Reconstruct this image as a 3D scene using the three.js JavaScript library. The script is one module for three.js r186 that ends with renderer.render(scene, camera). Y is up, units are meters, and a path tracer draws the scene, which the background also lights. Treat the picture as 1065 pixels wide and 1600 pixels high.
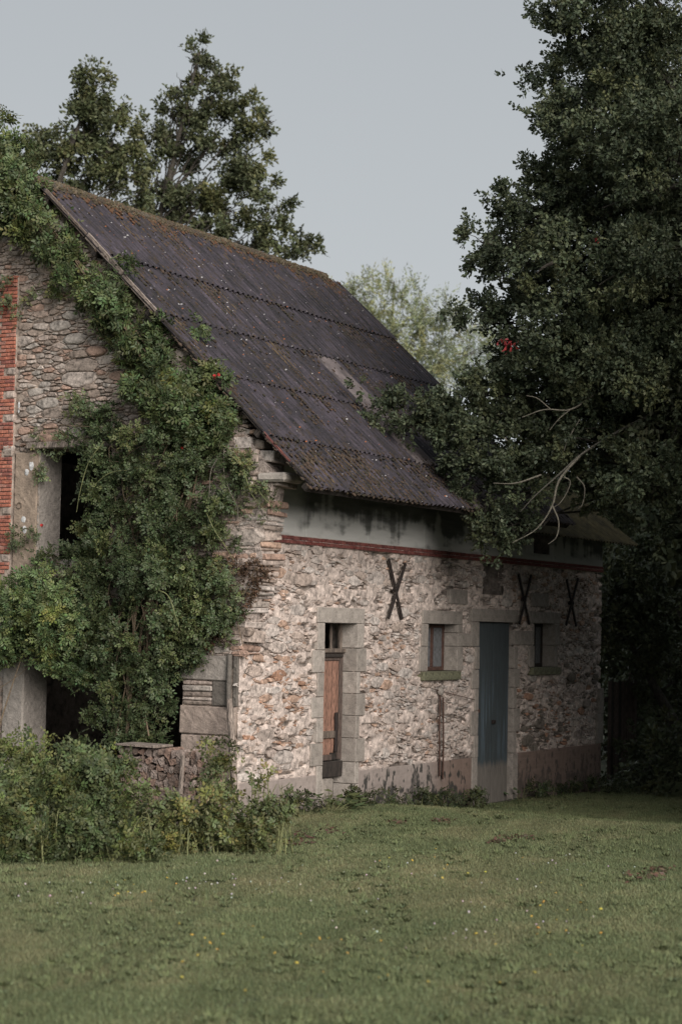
import * as THREE from 'three';
import { mergeGeometries } from 'three/addons/utils/BufferGeometryUtils.js';

// ---------------------------------------------------------------- camera, sky, sun, exposure
const V = (x, y, z) => new THREE.Vector3(x, y, z);
const scene = new THREE.Scene();
const FPX = 3000, CX = 532.5, CY = 800;                     // focal length and centre in photograph pixels
const camera = new THREE.PerspectiveCamera(2 * Math.atan(CY / FPX) * 180 / Math.PI, 1065 / 1600, 0.5, 900);
const EYE = V(-26.8235, 3.1919, 17.0879), FWD = V(0.86821, 0.060365, -0.49251), UP = V(-0.06241, 0.997975, 0.0123);
camera.position.copy(EYE); camera.up.copy(UP); camera.lookAt(EYE.clone().add(FWD));
camera.focus = 34; camera.userData.fStop = 1.25;
const RIGHT = FWD.clone().cross(UP).normalize();
const dirOf = (px, py) => FWD.clone().addScaledVector(RIGHT, (px - CX) / FPX).addScaledVector(UP, -(py - CY) / FPX);
const at = (px, py, depth) => EYE.clone().addScaledVector(dirOf(px, py), depth);
const onPlane = (px, py, axis, val) => { const d = dirOf(px, py); return EYE.clone().addScaledVector(d, (val - EYE[axis]) / d[axis]); };

{ // hazy grey sky, a little lighter towards the horizon, the same all round
  const W = 256, H = 128, d = new Float32Array(W * H * 4);
  for (let j = 0; j < H; j++) {
    const el = ((j + 0.5) / H - 0.5) * Math.PI, t = Math.min(1, Math.max(0, el / 0.5)), k = Math.pow(t, 0.8);
    for (let i = 0; i < W; i++) {
      const n = 1 + 0.015 * Math.sin(i / W * Math.PI * 6 + el * 5);
      const o = (j * W + i) * 4;
      d[o] = (0.60 - 0.20 * k) * n; d[o + 1] = (0.635 - 0.205 * k) * n; d[o + 2] = (0.65 - 0.185 * k) * n; d[o + 3] = 1;
    }
  }
  const sky = new THREE.DataTexture(d, W, H, THREE.RGBAFormat, THREE.FloatType);
  sky.mapping = THREE.EquirectangularReflectionMapping; sky.magFilter = THREE.LinearFilter; sky.needsUpdate = true;
  scene.background = sky; scene.environment = sky;
}
const sun = new THREE.DirectionalLight(0xfff9f3, 4.7);
sun.position.set(-28.4, 25.5, 49); sun.target.position.set(4, 0, 0);
sun.castShadow = true; sun.shadow.radius = 80; sun.shadow.mapSize.set(2048, 2048);
Object.assign(sun.shadow.camera, { left: -40, right: 40, top: 40, bottom: -40, near: 1, far: 160 });
scene.add(sun, sun.target);
const renderer = new THREE.WebGLRenderer();
renderer.toneMapping = THREE.LinearToneMapping; renderer.toneMappingExposure = 1.0; renderer.shadowMap.enabled = true;

// ---------------------------------------------------------------- helpers
let seed = 7;
const rnd = () => { seed = (seed + 0x6D2B79F5) | 0; let t = Math.imul(seed ^ (seed >>> 15), 1 | seed); t = (t + Math.imul(t ^ (t >>> 7), 61 | t)) ^ t; return ((t ^ (t >>> 14)) >>> 0) / 4294967296; };
const rr = (a, b) => a + (b - a) * rnd(), pick = (a) => a[Math.floor(rnd() * a.length)], gauss = () => (rnd() + rnd() + rnd() - 1.5) * 1.15;
const clamp = THREE.MathUtils.clamp, lerp = THREE.MathUtils.lerp, sstep = THREE.MathUtils.smoothstep;
const hash = (x, y, z) => { let h = Math.imul(x, 374761393) ^ Math.imul(y, 668265263) ^ Math.imul(z, 2147483647 - 58); h = Math.imul(h ^ (h >>> 13), 1274126177); return ((h ^ (h >>> 16)) >>> 0) / 4294967296; };
function noise(x, y, z = 0) {
  const ix = Math.floor(x), iy = Math.floor(y), iz = Math.floor(z); let fx = x - ix, fy = y - iy, fz = z - iz;
  fx = fx * fx * (3 - 2 * fx); fy = fy * fy * (3 - 2 * fy); fz = fz * fz * (3 - 2 * fz);
  const l = (a, b, t) => a + (b - a) * t;
  const f = (k) => l(l(hash(ix, iy, iz + k), hash(ix + 1, iy, iz + k), fx), l(hash(ix, iy + 1, iz + k), hash(ix + 1, iy + 1, iz + k), fx), fy);
  return fz === 0 ? f(0) : l(f(0), f(1), fz);
}
const fbm = (x, y, z = 0, n = 4) => { let s = 0, a = 0.5, t = 0; for (let i = 0; i < n; i++) { s += a * noise(x, y, z + i * 17); t += a; a *= 0.5; x *= 2.03; y *= 2.03; } return s / t; };
const used = {};
function numbered(n) { const k = used[n] = (used[n] ?? -1) + 1; return k ? n + '_' + String(k).padStart(3, '0') : n; }
function tag(o, label, category, group, kind) { if (label) o.userData.label = label; if (category) o.userData.category = category; if (group) o.userData.group = group; if (kind) o.userData.kind = kind; return o; }
function thing(name, label, category, pos = [0, 0, 0], group) { const o = new THREE.Group(); o.name = numbered(name); o.position.set(...pos); scene.add(o); return tag(o, label, category, group); }
function part(name, geo, mat, parent = scene, label, kind) {
  const m = new THREE.Mesh(geo, mat); m.name = parent === scene ? numbered(name) : name; m.castShadow = m.receiveShadow = true; parent.add(m);
  if (label) m.userData.label = label; if (kind) m.userData.kind = kind; return m;
}
function clean(g) { const o = g.index ? g.toNonIndexed() : g; for (const k of Object.keys(o.attributes)) if (!['position', 'normal', 'uv', 'color'].includes(k)) o.deleteAttribute(k); o.morphAttributes = {}; return o; }
const merge = (list) => mergeGeometries(list.map(clean));
function planarUV(g, off = [0, 0]) {                          // uv in metres from the dominant side of each face
  if (g.index) g = g.toNonIndexed(); g.computeVertexNormals();
  const p = g.attributes.position, n = g.attributes.normal, uv = new Float32Array(p.count * 2);
  for (let i = 0; i < p.count; i += 3) {
    const nx = Math.abs(n.getX(i)), ny = Math.abs(n.getY(i)), nz = Math.abs(n.getZ(i));
    for (let k = i; k < i + 3; k++) {
      const x = p.getX(k), y = p.getY(k), z = p.getZ(k);
      const [u, v] = nx > ny && nx > nz ? [z, y] : ny > nz ? [x, z] : [x, y];
      uv[k * 2] = u + off[0]; uv[k * 2 + 1] = v + off[1];
    }
  }
  g.setAttribute('uv', new THREE.BufferAttribute(uv, 2)); return g;
}
// box from corner to corner with chamfered, slightly uneven edges
function block(x0, y0, z0, x1, y1, z1, ch = 0.012, jit = 0) {
  const c = [(x0 + x1) / 2, (y0 + y1) / 2, (z0 + z1) / 2], h = [(x1 - x0) / 2, (y1 - y0) / 2, (z1 - z0) / 2], P = [];
  ch = Math.min(ch, h[0] * 0.8, h[1] * 0.8, h[2] * 0.8);
  const id = {}, pos = [], idx = [];
  for (const sx of [-1, 1]) for (const sy of [-1, 1]) for (const sz of [-1, 1]) {
    const j = [gauss() * jit, gauss() * jit, gauss() * jit];
    for (let a = 0; a < 3; a++) {
      const q = [sx, sy, sz].map((s, k) => c[k] + s * (h[k] - (k === a ? 0 : ch)) + j[k]);
      id[[sx, sy, sz, a]] = pos.length / 3; pos.push(...q);
    }
  }
  const quad = (a, b, c2, d) => idx.push(a, b, c2, a, c2, d), tri = (a, b, c2) => idx.push(a, b, c2);
  const S = [-1, 1];
  for (let a = 0; a < 3; a++) { const b = (a + 1) % 3, d = (a + 2) % 3; for (const s of S) { const k = (sb, sd) => { const v = [0, 0, 0]; v[a] = s; v[b] = sb; v[d] = sd; return id[[...v, a]]; }; s > 0 ? quad(k(-1, -1), k(1, -1), k(1, 1), k(-1, 1)) : quad(k(-1, -1), k(-1, 1), k(1, 1), k(1, -1)); } }
  for (let a = 0; a < 3; a++) { const b = (a + 1) % 3, d = (a + 2) % 3; for (const sb of S) for (const sd of S) { const k = (sa, w) => { const v = [0, 0, 0]; v[a] = sa; v[b] = sb; v[d] = sd; return id[[...v, w]]; }; const q = [k(-1, b), k(1, b), k(1, d), k(-1, d)]; sb * sd > 0 ? quad(...q) : quad(...q.reverse()); } }
  for (const sx of S) for (const sy of S) for (const sz of S) { const q = [0, 1, 2].map((a) => id[[sx, sy, sz, a]]); sx * sy * sz > 0 ? tri(...q) : tri(q[0], q[2], q[1]); }
  const g = new THREE.BufferGeometry(); g.setAttribute('position', new THREE.Float32BufferAttribute(pos, 3)); g.setIndex(idx);
  return planarUV(g, [rr(0, 3), rr(0, 3)]);
}
// tapered tube along points
function tube(pts, radii, sides = 6) {
  const pos = [], idx = [], uv = []; let up = V(0.13, 0.2, 1).normalize(), L = 0;
  for (let i = 0; i < pts.length; i++) {
    const t = pts[Math.min(i + 1, pts.length - 1)].clone().sub(pts[Math.max(i - 1, 0)]).normalize();
    const a = t.clone().cross(up); if (a.lengthSq() < 1e-4) a.copy(t).cross(V(1, 0, 0)); a.normalize(); const b = t.clone().cross(a); up = b.clone().cross(t).length() ? a.clone().cross(t) : up;
    const r = Array.isArray(radii) ? radii[i] : radii; if (i) L += pts[i].distanceTo(pts[i - 1]);
    for (let k = 0; k <= sides; k++) { const w = k / sides * Math.PI * 2, q = pts[i].clone().addScaledVector(a, Math.cos(w) * r).addScaledVector(b, Math.sin(w) * r); pos.push(q.x, q.y, q.z); uv.push(k / sides * Math.max(0.3, r * 6), L); }
    if (i) for (let k = 0; k < sides; k++) { const p = (i - 1) * (sides + 1) + k, q = p + sides + 1; idx.push(p, q, p + 1, p + 1, q, q + 1); }
  }
  const g = new THREE.BufferGeometry(); g.setAttribute('position', new THREE.Float32BufferAttribute(pos, 3)); g.setAttribute('uv', new THREE.Float32BufferAttribute(uv, 2)); g.setIndex(idx); g.computeVertexNormals(); return g;
}
function wander(a, b, n, amp, sag = 0) { const out = []; for (let i = 0; i <= n; i++) { const t = i / n, q = a.clone().lerp(b, t), w = Math.sin(t * Math.PI); q.x += gauss() * amp * w; q.y += gauss() * amp * w - sag * w; q.z += gauss() * amp * w; out.push(q); } return out; }
const groundY = (x, z) => -0.4 * sstep(x, 3, 9) - 0.25 * sstep(x, 11, 20) + 0.05 * (fbm(x * 0.25 + 9, z * 0.25 + 4) - 0.5);

// ---------------------------------------------------------------- materials
function tex(w, h, fn, srgb = true) {
  const d = new Uint8Array(w * h * 4);
  for (let j = 0; j < h; j++) for (let i = 0; i < w; i++) { const c = fn(i / w, j / h, i, j), o = (j * w + i) * 4; for (let k = 0; k < 3; k++) { let v = Array.isArray(c) ? c[k] : c; if (srgb) v = v <= 0.0031308 ? v * 12.92 : 1.055 * Math.pow(v, 1 / 2.4) - 0.055; d[o + k] = clamp(v * 255, 0, 255); } d[o + 3] = 255; }
  const t = new THREE.DataTexture(d, w, h); t.wrapS = t.wrapT = THREE.RepeatWrapping; t.magFilter = THREE.LinearFilter; t.minFilter = THREE.LinearMipmapLinearFilter; t.generateMipmaps = true;
  if (srgb) t.colorSpace = THREE.SRGBColorSpace; t.needsUpdate = true; return t;
}
// periodic noise for textures that repeat
const pn = (u, v, f, s = 0) => { const x = u * f, y = v * f, ix = Math.floor(x), iy = Math.floor(y); let a = x - ix, b = y - iy; a = a * a * (3 - 2 * a); b = b * b * (3 - 2 * b); const h = (i, j) => hash(((i % f) + f) % f, ((j % f) + f) % f, s); return lerp(lerp(h(ix, iy), h(ix + 1, iy), a), lerp(h(ix, iy + 1), h(ix + 1, iy + 1), a), b); };
const pf = (u, v, f, s = 0, n = 4) => { let r = 0, a = 0.5, t = 0; for (let i = 0; i < n; i++) { r += a * pn(u, v, f << i, s + i * 31); t += a; a *= 0.55; } return r / t; };
const rep = (t, s) => { const c = t.clone(); c.repeat.set(s, s); c.needsUpdate = true; return c; };
const grainTex = tex(512, 512, (u, v) => { const n = pf(u, v, 8, 3, 6), m = pf(u, v, 32, 9, 3), s = clamp(0.5 + (n - 0.5) * 0.85 + (m - 0.5) * 0.4, 0.2, 0.95); return [s, s * 0.985, s * 0.965]; });
const fineTex = tex(512, 512, (u, v) => { const n = pf(u, v, 8, 113, 4), m = pf(u, v, 64, 19, 3), s = clamp(0.5 + (n - 0.5) * 0.35 + (m - 0.5) * 0.35, 0.2, 0.8); return [s, s * 0.99, s * 0.97]; });
const bumpTex = tex(512, 512, (u, v) => clamp(0.5 + (pf(u, v, 8, 21, 6) - 0.5) * 1.7, 0, 1), false);
const woodTex = tex(256, 512, (u, v) => { const g = pf(u, v * 0.12, 32, 5, 4), k = pf(u, v * 0.06, 64, 11, 2), s = clamp(0.5 + (g - 0.5) * 1.1 + (k - 0.5) * 0.7, 0.1, 1); return [s, s * 0.97, s * 0.93]; });
const woodBump = tex(256, 512, (u, v) => pf(u, v * 0.1, 64, 5, 3), false);
const col = (r, g, b) => new THREE.Color().setRGB(r, g, b);
function mat(c, o = {}) {
  const { scale = 0.8, bump = 0.012, map = grainTex, bmap = bumpTex, gain = 2, rough = 0.95, ...rest } = o;
  const m = new THREE.MeshStandardMaterial({ color: col(c[0] * gain, c[1] * gain, c[2] * gain), roughness: rough, metalness: 0, ...rest });
  if (map) m.map = rep(map, 1 / scale); if (bump) { m.bumpMap = rep(bmap, 1 / scale); m.bumpScale = bump; }
  return m;
}
// share texture clones by scale, so that the number of textures stays small
const repCache = new Map(), rep0 = rep;
function repShared(t, s) { const k = t.uuid + s; if (!repCache.has(k)) repCache.set(k, rep0(t, s)); return repCache.get(k); }
function matS(c, o = {}) {
  const { scale = 0.8, bump = 0.012, map = grainTex, bmap = bumpTex, gain = 2, rough = 0.95, ...rest } = o;
  const m = new THREE.MeshStandardMaterial({ color: col(c[0] * gain, c[1] * gain, c[2] * gain), roughness: rough, metalness: 0, ...rest });
  if (map) m.map = repShared(map, 1 / scale); if (bump) { m.bumpMap = repShared(bmap, 1 / scale); m.bumpScale = bump; }
  return m;
}
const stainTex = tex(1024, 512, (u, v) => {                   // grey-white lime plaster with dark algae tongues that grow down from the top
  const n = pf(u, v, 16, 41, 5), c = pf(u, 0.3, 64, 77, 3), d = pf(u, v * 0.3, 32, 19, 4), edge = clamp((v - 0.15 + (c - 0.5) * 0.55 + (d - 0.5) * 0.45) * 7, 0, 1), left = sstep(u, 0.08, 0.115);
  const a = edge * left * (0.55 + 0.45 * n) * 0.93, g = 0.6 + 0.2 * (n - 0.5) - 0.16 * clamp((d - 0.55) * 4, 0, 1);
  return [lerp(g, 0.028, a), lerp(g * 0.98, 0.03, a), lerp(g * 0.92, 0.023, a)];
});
const plinthTex = tex(2048, 128, (u, v) => {                  // rendered plinth: grey to the left of the blue door, pink to the right, black mould at its foot
  const n = pf(u, v * 0.0625, 128, 51, 4), c = pf(u, 0.1, 128, 8, 4), x = u * 16, k = pf(u, v * 0.0625, 256, 27, 3), d = clamp((0.75 - v + (c - 0.5) * 0.7 + (n - 0.5) * 1.5 + (k - 0.5) * 0.6) * 4, 0, 1) * clamp((x - 3.6) * 1.5, 0.3, 1) * clamp(0.3 + 1.2 * k, 0, 1) * (x > 9 ? 0.7 : 1);
  const pink = sstep(x, 6.5, 8), r = lerp(0.33, 0.22, pink) * (0.72 + 0.56 * n), g = lerp(0.275, 0.155, pink) * (0.72 + 0.56 * n), b = lerp(0.245, 0.125, pink) * (0.72 + 0.56 * n), a = clamp(d, 0, 0.93);
  return [lerp(r, 0.03, a), lerp(g, 0.03, a), lerp(b, 0.026, a)];
});
plinthTex.wrapS = plinthTex.wrapT = stainTex.wrapS = stainTex.wrapT = THREE.ClampToEdgeWrapping;
const M = {
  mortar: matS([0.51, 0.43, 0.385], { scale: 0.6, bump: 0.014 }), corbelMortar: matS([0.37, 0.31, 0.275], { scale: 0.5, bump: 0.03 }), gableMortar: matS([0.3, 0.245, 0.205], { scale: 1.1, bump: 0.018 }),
  core: matS([0.2, 0.17, 0.15], { scale: 1 }), granite: matS([0.365, 0.325, 0.29], { map: fineTex, scale: 0.6, bump: 0.005 }), graniteMoss: matS([0.15, 0.15, 0.095], { scale: 0.3, bump: 0.01 }),
  granite2: matS([0.3, 0.265, 0.235], { map: fineTex, scale: 0.6, bump: 0.005 }), tanBlock: matS([0.30, 0.24, 0.205], { map: fineTex, scale: 0.5, bump: 0.012 }),
  plasterGrey: matS([0.28, 0.25, 0.225], { map: fineTex, scale: 0.5, bump: 0.012 }), plasterOchre: matS([0.29, 0.225, 0.175], { map: fineTex, scale: 0.5, bump: 0.012 }), plasterDark: matS([0.13, 0.115, 0.1], { map: fineTex, scale: 0.5, bump: 0.012 }),
  limewash: matS([0.5, 0.5, 0.5], { scale: 0.3, bump: 0.008 }),
  iron: matS([0.022, 0.015, 0.013], { scale: 0.3, bump: 0.003, rough: 0.8 }), rust: matS([0.075, 0.04, 0.03], { scale: 0.3, bump: 0.003 }),
  wood: matS([0.15, 0.12, 0.1], { map: woodTex, bmap: woodBump, scale: 0.35, bump: 0.006 }), woodGrey: matS([0.24, 0.2, 0.175], { map: woodTex, bmap: woodBump, scale: 0.35, bump: 0.008 }), woodDark: matS([0.035, 0.028, 0.024], { map: woodTex, bmap: woodBump, scale: 0.35, bump: 0.006 }),
  doorBoard: matS([0.27, 0.15, 0.11], { map: woodTex, bmap: woodBump, scale: 0.3, bump: 0.006 }), doorFrame: matS([0.095, 0.07, 0.06], { map: woodTex, bmap: woodBump, scale: 0.3, bump: 0.006 }),
  redPaint: matS([0.12, 0.045, 0.038], { map: woodTex, bmap: woodBump, scale: 0.4, bump: 0.004 }), bark: matS([0.06, 0.052, 0.042], { scale: 0.35, bump: 0.03 }), barkPale: matS([0.16, 0.145, 0.115], { scale: 0.3, bump: 0.015 }), stem: matS([0.16, 0.12, 0.08], { scale: 0.3, bump: 0 }), greenStem: matS([0.16, 0.17, 0.075], { scale: 0.3, bump: 0 }),
};
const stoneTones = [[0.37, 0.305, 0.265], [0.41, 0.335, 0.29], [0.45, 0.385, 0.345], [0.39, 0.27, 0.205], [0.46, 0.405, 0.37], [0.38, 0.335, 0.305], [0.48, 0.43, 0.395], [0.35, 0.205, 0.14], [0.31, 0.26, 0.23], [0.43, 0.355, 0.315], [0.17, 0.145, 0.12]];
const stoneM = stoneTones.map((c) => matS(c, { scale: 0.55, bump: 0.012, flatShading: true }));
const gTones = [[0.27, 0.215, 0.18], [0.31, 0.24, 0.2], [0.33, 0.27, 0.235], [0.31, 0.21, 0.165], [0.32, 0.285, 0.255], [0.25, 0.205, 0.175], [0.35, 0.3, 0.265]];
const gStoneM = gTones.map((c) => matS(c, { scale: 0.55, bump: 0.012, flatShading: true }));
const stuffStone = new THREE.MeshStandardMaterial({ vertexColors: true, roughness: 0.97, flatShading: true, map: repShared(grainTex, 1 / 0.55), bumpMap: repShared(bumpTex, 1 / 0.55), bumpScale: 0.012 });
const brickM = [[0.32, 0.115, 0.075], [0.27, 0.095, 0.065], [0.36, 0.14, 0.095], [0.24, 0.09, 0.07], [0.31, 0.15, 0.115]].map((c) => matS(c, { scale: 0.4, bump: 0.006 }));
const courseM = [[0.18, 0.052, 0.044], [0.15, 0.048, 0.042], [0.2, 0.07, 0.06]].map((c) => matS(c, { scale: 0.3, bump: 0.005 }));

// ---------------------------------------------------------------- ground
{
  const lawnTex = tex(512, 512, (u, v) => { const n = pf(u, v, 16, 61, 5), m = pf(u, v, 64, 5, 3), e = clamp((n - 0.6) * 5, 0, 1); return [lerp(0.04 + 0.04 * m, 0.075, e), lerp(0.048 + 0.04 * m, 0.055, e), lerp(0.024 + 0.018 * m, 0.036, e)]; });
  const N = 160, g = new THREE.PlaneGeometry(1, 1, N, N); g.rotateX(-Math.PI / 2); const p = g.attributes.position, uv = g.attributes.uv;
  for (let i = 0; i < p.count; i++) { const s = (t) => Math.sign(t) * (Math.abs(t) * 40 + Math.pow(Math.abs(t) * 2, 6) * 330); const x = s(p.getX(i)) + 2, z = s(p.getZ(i)) + 2; p.setXYZ(i, x, groundY(x, z), z); uv.setXY(i, x / 3, z / 3); }
  g.computeVertexNormals();
  tag(part('ground', g, new THREE.MeshStandardMaterial({ map: lawnTex, roughness: 1, bumpMap: repShared(bumpTex, 1 / 0.5), bumpScale: 0.02 })), 'flat short mown lawn reaching from the barn wall to the viewer', null, null, 'structure');
}

// ---------------------------------------------------------------- rubble masonry
// Irregular cells over a rectangle of wall; keep(u, v) says where stones lie; size(u, v) their scale
function rubbleCells(u0, u1, v0, v1, step, keep, AS = 1.55) {
  const S = [], cell = new Map(), key = (i, j) => i + ',' + j;    // work in (u, v * AS)
  const cs = step * 1.5, put = (q) => { const k = key(Math.floor(q.x / cs), Math.floor(q.y / cs)); (cell.get(k) ?? cell.set(k, []).get(k)).push(q); };
  const near = (x, y, w = 2) => { const o = [], i0 = Math.floor(x / cs), j0 = Math.floor(y / cs); for (let i = -w; i <= w; i++) for (let j = -w; j <= w; j++) o.push(...(cell.get(key(i0 + i, j0 + j)) ?? [])); return o; };
  const tries = (u1 - u0) * (v1 - v0) * AS / (step * step) * 22;
  for (let t = 0; t < tries; t++) {
    const x = rr(u0, u1), y = rr(v0, v1) * AS, big = noise(x * 1.1, y * 1.1, 5), r = step * (0.4 + 1.35 * Math.pow(rnd(), 2.6) * (0.45 + big));
    if (near(x, y).every((q) => Math.hypot(q.x - x, q.y - y) > (q.r + r) * 0.62)) { const q = { x, y, r }; S.push(q); put(q); }
  }
  const out = [];
  for (const s of S) {
    if (!keep(s.x, s.y / AS)) continue;
    let poly = []; const R = s.r * 1.7; for (let k = 0; k < 10; k++) poly.push([s.x + R * Math.cos(k * 0.6283), s.y + R * Math.sin(k * 0.6283)]);
    for (const q of near(s.x, s.y)) {
      if (q === s) continue; const dx = q.x - s.x, dy = q.y - s.y, dd = dx * dx + dy * dy; if (dd > 9 * R * R) continue;
      const m = (dd + s.r * s.r - q.r * q.r) / (2 * dd), n2 = [];
      const side = (p) => (p[0] - s.x) * dx + (p[1] - s.y) * dy - m * dd;
      for (let i = 0; i < poly.length; i++) { const a = poly[i], b = poly[(i + 1) % poly.length], da = side(a), db = side(b); if (da <= 0) n2.push(a); if (da * db < 0) { const t = da / (da - db); n2.push([a[0] + (b[0] - a[0]) * t, a[1] + (b[1] - a[1]) * t]); } }
      poly = n2; if (poly.length < 3) break;
    }
    if (poly.length < 3) continue;
    out.push({ x: s.x, y: s.y / AS, poly: poly.map((p) => [p[0], p[1] / AS]) });
  }
  return out;
}
// one stone: a faceted, slightly domed lump standing out of the mortar. place(u, v, d) -> world
function stoneGeo(c, joint, h, place, flip) {
  let P = c.poly, cx = 0, cy = 0; for (const p of P) { cx += p[0] / P.length; cy += p[1] / P.length; }
  const Q = []; for (let i = 0; i < P.length; i++) { const a = P[i], b = P[(i + 1) % P.length], L = Math.hypot(b[0] - a[0], b[1] - a[1]); if (L < 0.016) { Q.push([(a[0] + b[0]) / 2, (a[1] + b[1]) / 2]); continue; } Q.push([lerp(a[0], b[0], 0.12), lerp(a[1], b[1], 0.12)], [lerp(a[0], b[0], 0.88), lerp(a[1], b[1], 0.88)]); }
  const rad = Math.max(...Q.map((p) => Math.hypot(p[0] - cx, p[1] - cy))), tilt = [gauss() * 0.05, gauss() * 0.08], area = rad * rad;
  if (rad < 0.028) return null;
  const ring = (k, d, j) => Q.map((p) => { const dx = p[0] - cx, dy = p[1] - cy, L = Math.hypot(dx, dy) || 1, s = Math.max(0.15, (L - joint) / L) * k * (1 + gauss() * j); return [cx + dx * s, cy + dy * s, d + (dx * tilt[0] + dy * tilt[1]) * k + gauss() * 0.004]; });
  const rings = [ring(1.02, -0.05, 0), ring(0.97, h * 0.55, 0.03), ring(0.78, h * 1.0, 0.08)], pos = [], n = Q.length;
  const w = (q) => { const v = place(q[0], q[1], q[2]); return [v.x, v.y, v.z]; };
  const tri = (a, b, c2) => flip ? pos.push(...w(a), ...w(c2), ...w(b)) : pos.push(...w(a), ...w(b), ...w(c2));
  for (let r = 0; r < 2; r++) for (let i = 0; i < n; i++) { const j = (i + 1) % n; tri(rings[r][i], rings[r][j], rings[r + 1][j]); tri(rings[r][i], rings[r + 1][j], rings[r + 1][i]); }
  const ctr = [cx + gauss() * 0.01, cy + gauss() * 0.01, h * 1.05 + gauss() * 0.006];
  for (let i = 0; i < n; i++) tri(rings[2][i], rings[2][(i + 1) % n], ctr);
  const g = new THREE.BufferGeometry(); g.setAttribute('position', new THREE.Float32BufferAttribute(pos, 3)); g.userData.area = area; return planarUV(g, [rr(0, 2), rr(0, 2)]);
}
function layRubble(wall, cells, { joint, place, flip, tones, mats, single, hmin, hmax, toneAt, pxOf }) {
  const list = []; for (const c of cells) { const jt = joint * (0.5 + rnd() * 1.1), g = stoneGeo(c, jt, rr(hmin, hmax), place, flip); if (g) list.push({ g, c, t: toneAt ? toneAt(c.x, c.y) : Math.floor(rnd() * tones.length), show: g.userData.area * (pxOf ? pxOf(c.x, c.y) : 1) }); }
  list.sort((a, b) => b.show - a.show);
  const rest = [];
  list.forEach((s, i) => {
    if (i < single) part('stone', s.g, mats[s.t], wall);
    else { const c = tones[s.t], k = 2 * (0.82 + 0.36 * rnd()), a = new Float32Array(s.g.attributes.position.count * 3); for (let j = 0; j < a.length; j += 3) { a[j] = c[0] * k; a[j + 1] = c[1] * k; a[j + 2] = c[2] * k; } s.g.setAttribute('color', new THREE.BufferAttribute(a, 3)); rest.push(s.g); }
  });
  part('rubble', merge(rest), stuffStone, wall, null, 'stuff');
}
// uneven skin of mortar with pits, cut out where hole(u, v)
function mortarSkin(u0, u1, v0, v1, step, hole, place, flip, depth, ku = 1) {
  const nu = Math.round((u1 - u0) / step), nv = Math.round((v1 - v0) / step), pos = [], uv = [], idx = [];
  for (let j = 0; j <= nv; j++) for (let i = 0; i <= nu; i++) {
    const u = lerp(u0, u1, i / nu), v = lerp(v0, v1, j / nv), n = fbm(u * 7 * ku, v * 10, 3, 3), pit = clamp((fbm(u * 6 * ku + 40, v * 13, 8, 3) - 0.585) * 10, 0, 1), q = place(u, v, depth + (n - 0.5) * 0.04 - pit * 0.12);
    pos.push(q.x, q.y, q.z); uv.push(u, v);
    if (i && j) { const um = lerp(u0, u1, (i - 0.5) / nu), vm = lerp(v0, v1, (j - 0.5) / nv); if (!hole(um, vm)) { const a = (j - 1) * (nu + 1) + i - 1, b = a + 1, c = a + nu + 1, d = c + 1; flip ? idx.push(a, d, b, a, c, d) : idx.push(a, b, d, a, d, c); } }
  }
  const g = new THREE.BufferGeometry(); g.setAttribute('position', new THREE.Float32BufferAttribute(pos, 3)); g.setAttribute('uv', new THREE.Float32BufferAttribute(uv, 2)); g.setIndex(idx); g.computeVertexNormals(); return g;
}
const inRect = (u, v, r, m = 0) => u > r[0] - m && u < r[1] + m && v > r[2] - m && v < r[3] + m;

// ---------------------------------------------------------------- the barn
const barn = thing('barn', 'old stone barn with dark mossy corrugated roof and a faded blue metal door', 'barn');
const LEN = 15.9, RIDGE_Z = -4.442, RIDGE_Y = 11.02, EAVE_Z = 1.44, EAVE_Y = 5.41, SL = (RIDGE_Y - EAVE_Y) / (EAVE_Z - RIDGE_Z);
const roofY = (z) => RIDGE_Y - Math.abs(z - RIDGE_Z) * SL, BACK_Z = 2 * RIDGE_Z, MAIN_X = 10.7;
function shapeOf(pts) { const s = new THREE.Shape(); pts.forEach(([x, y], i) => i ? s.lineTo(x, y) : s.moveTo(x, y)); s.closePath(); return s; }
const rectPath = ([a, b, c, d]) => { const h = new THREE.Path(); h.moveTo(a, c); h.lineTo(b, c); h.lineTo(b, d); h.lineTo(a, d); h.closePath(); return h; };

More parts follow.
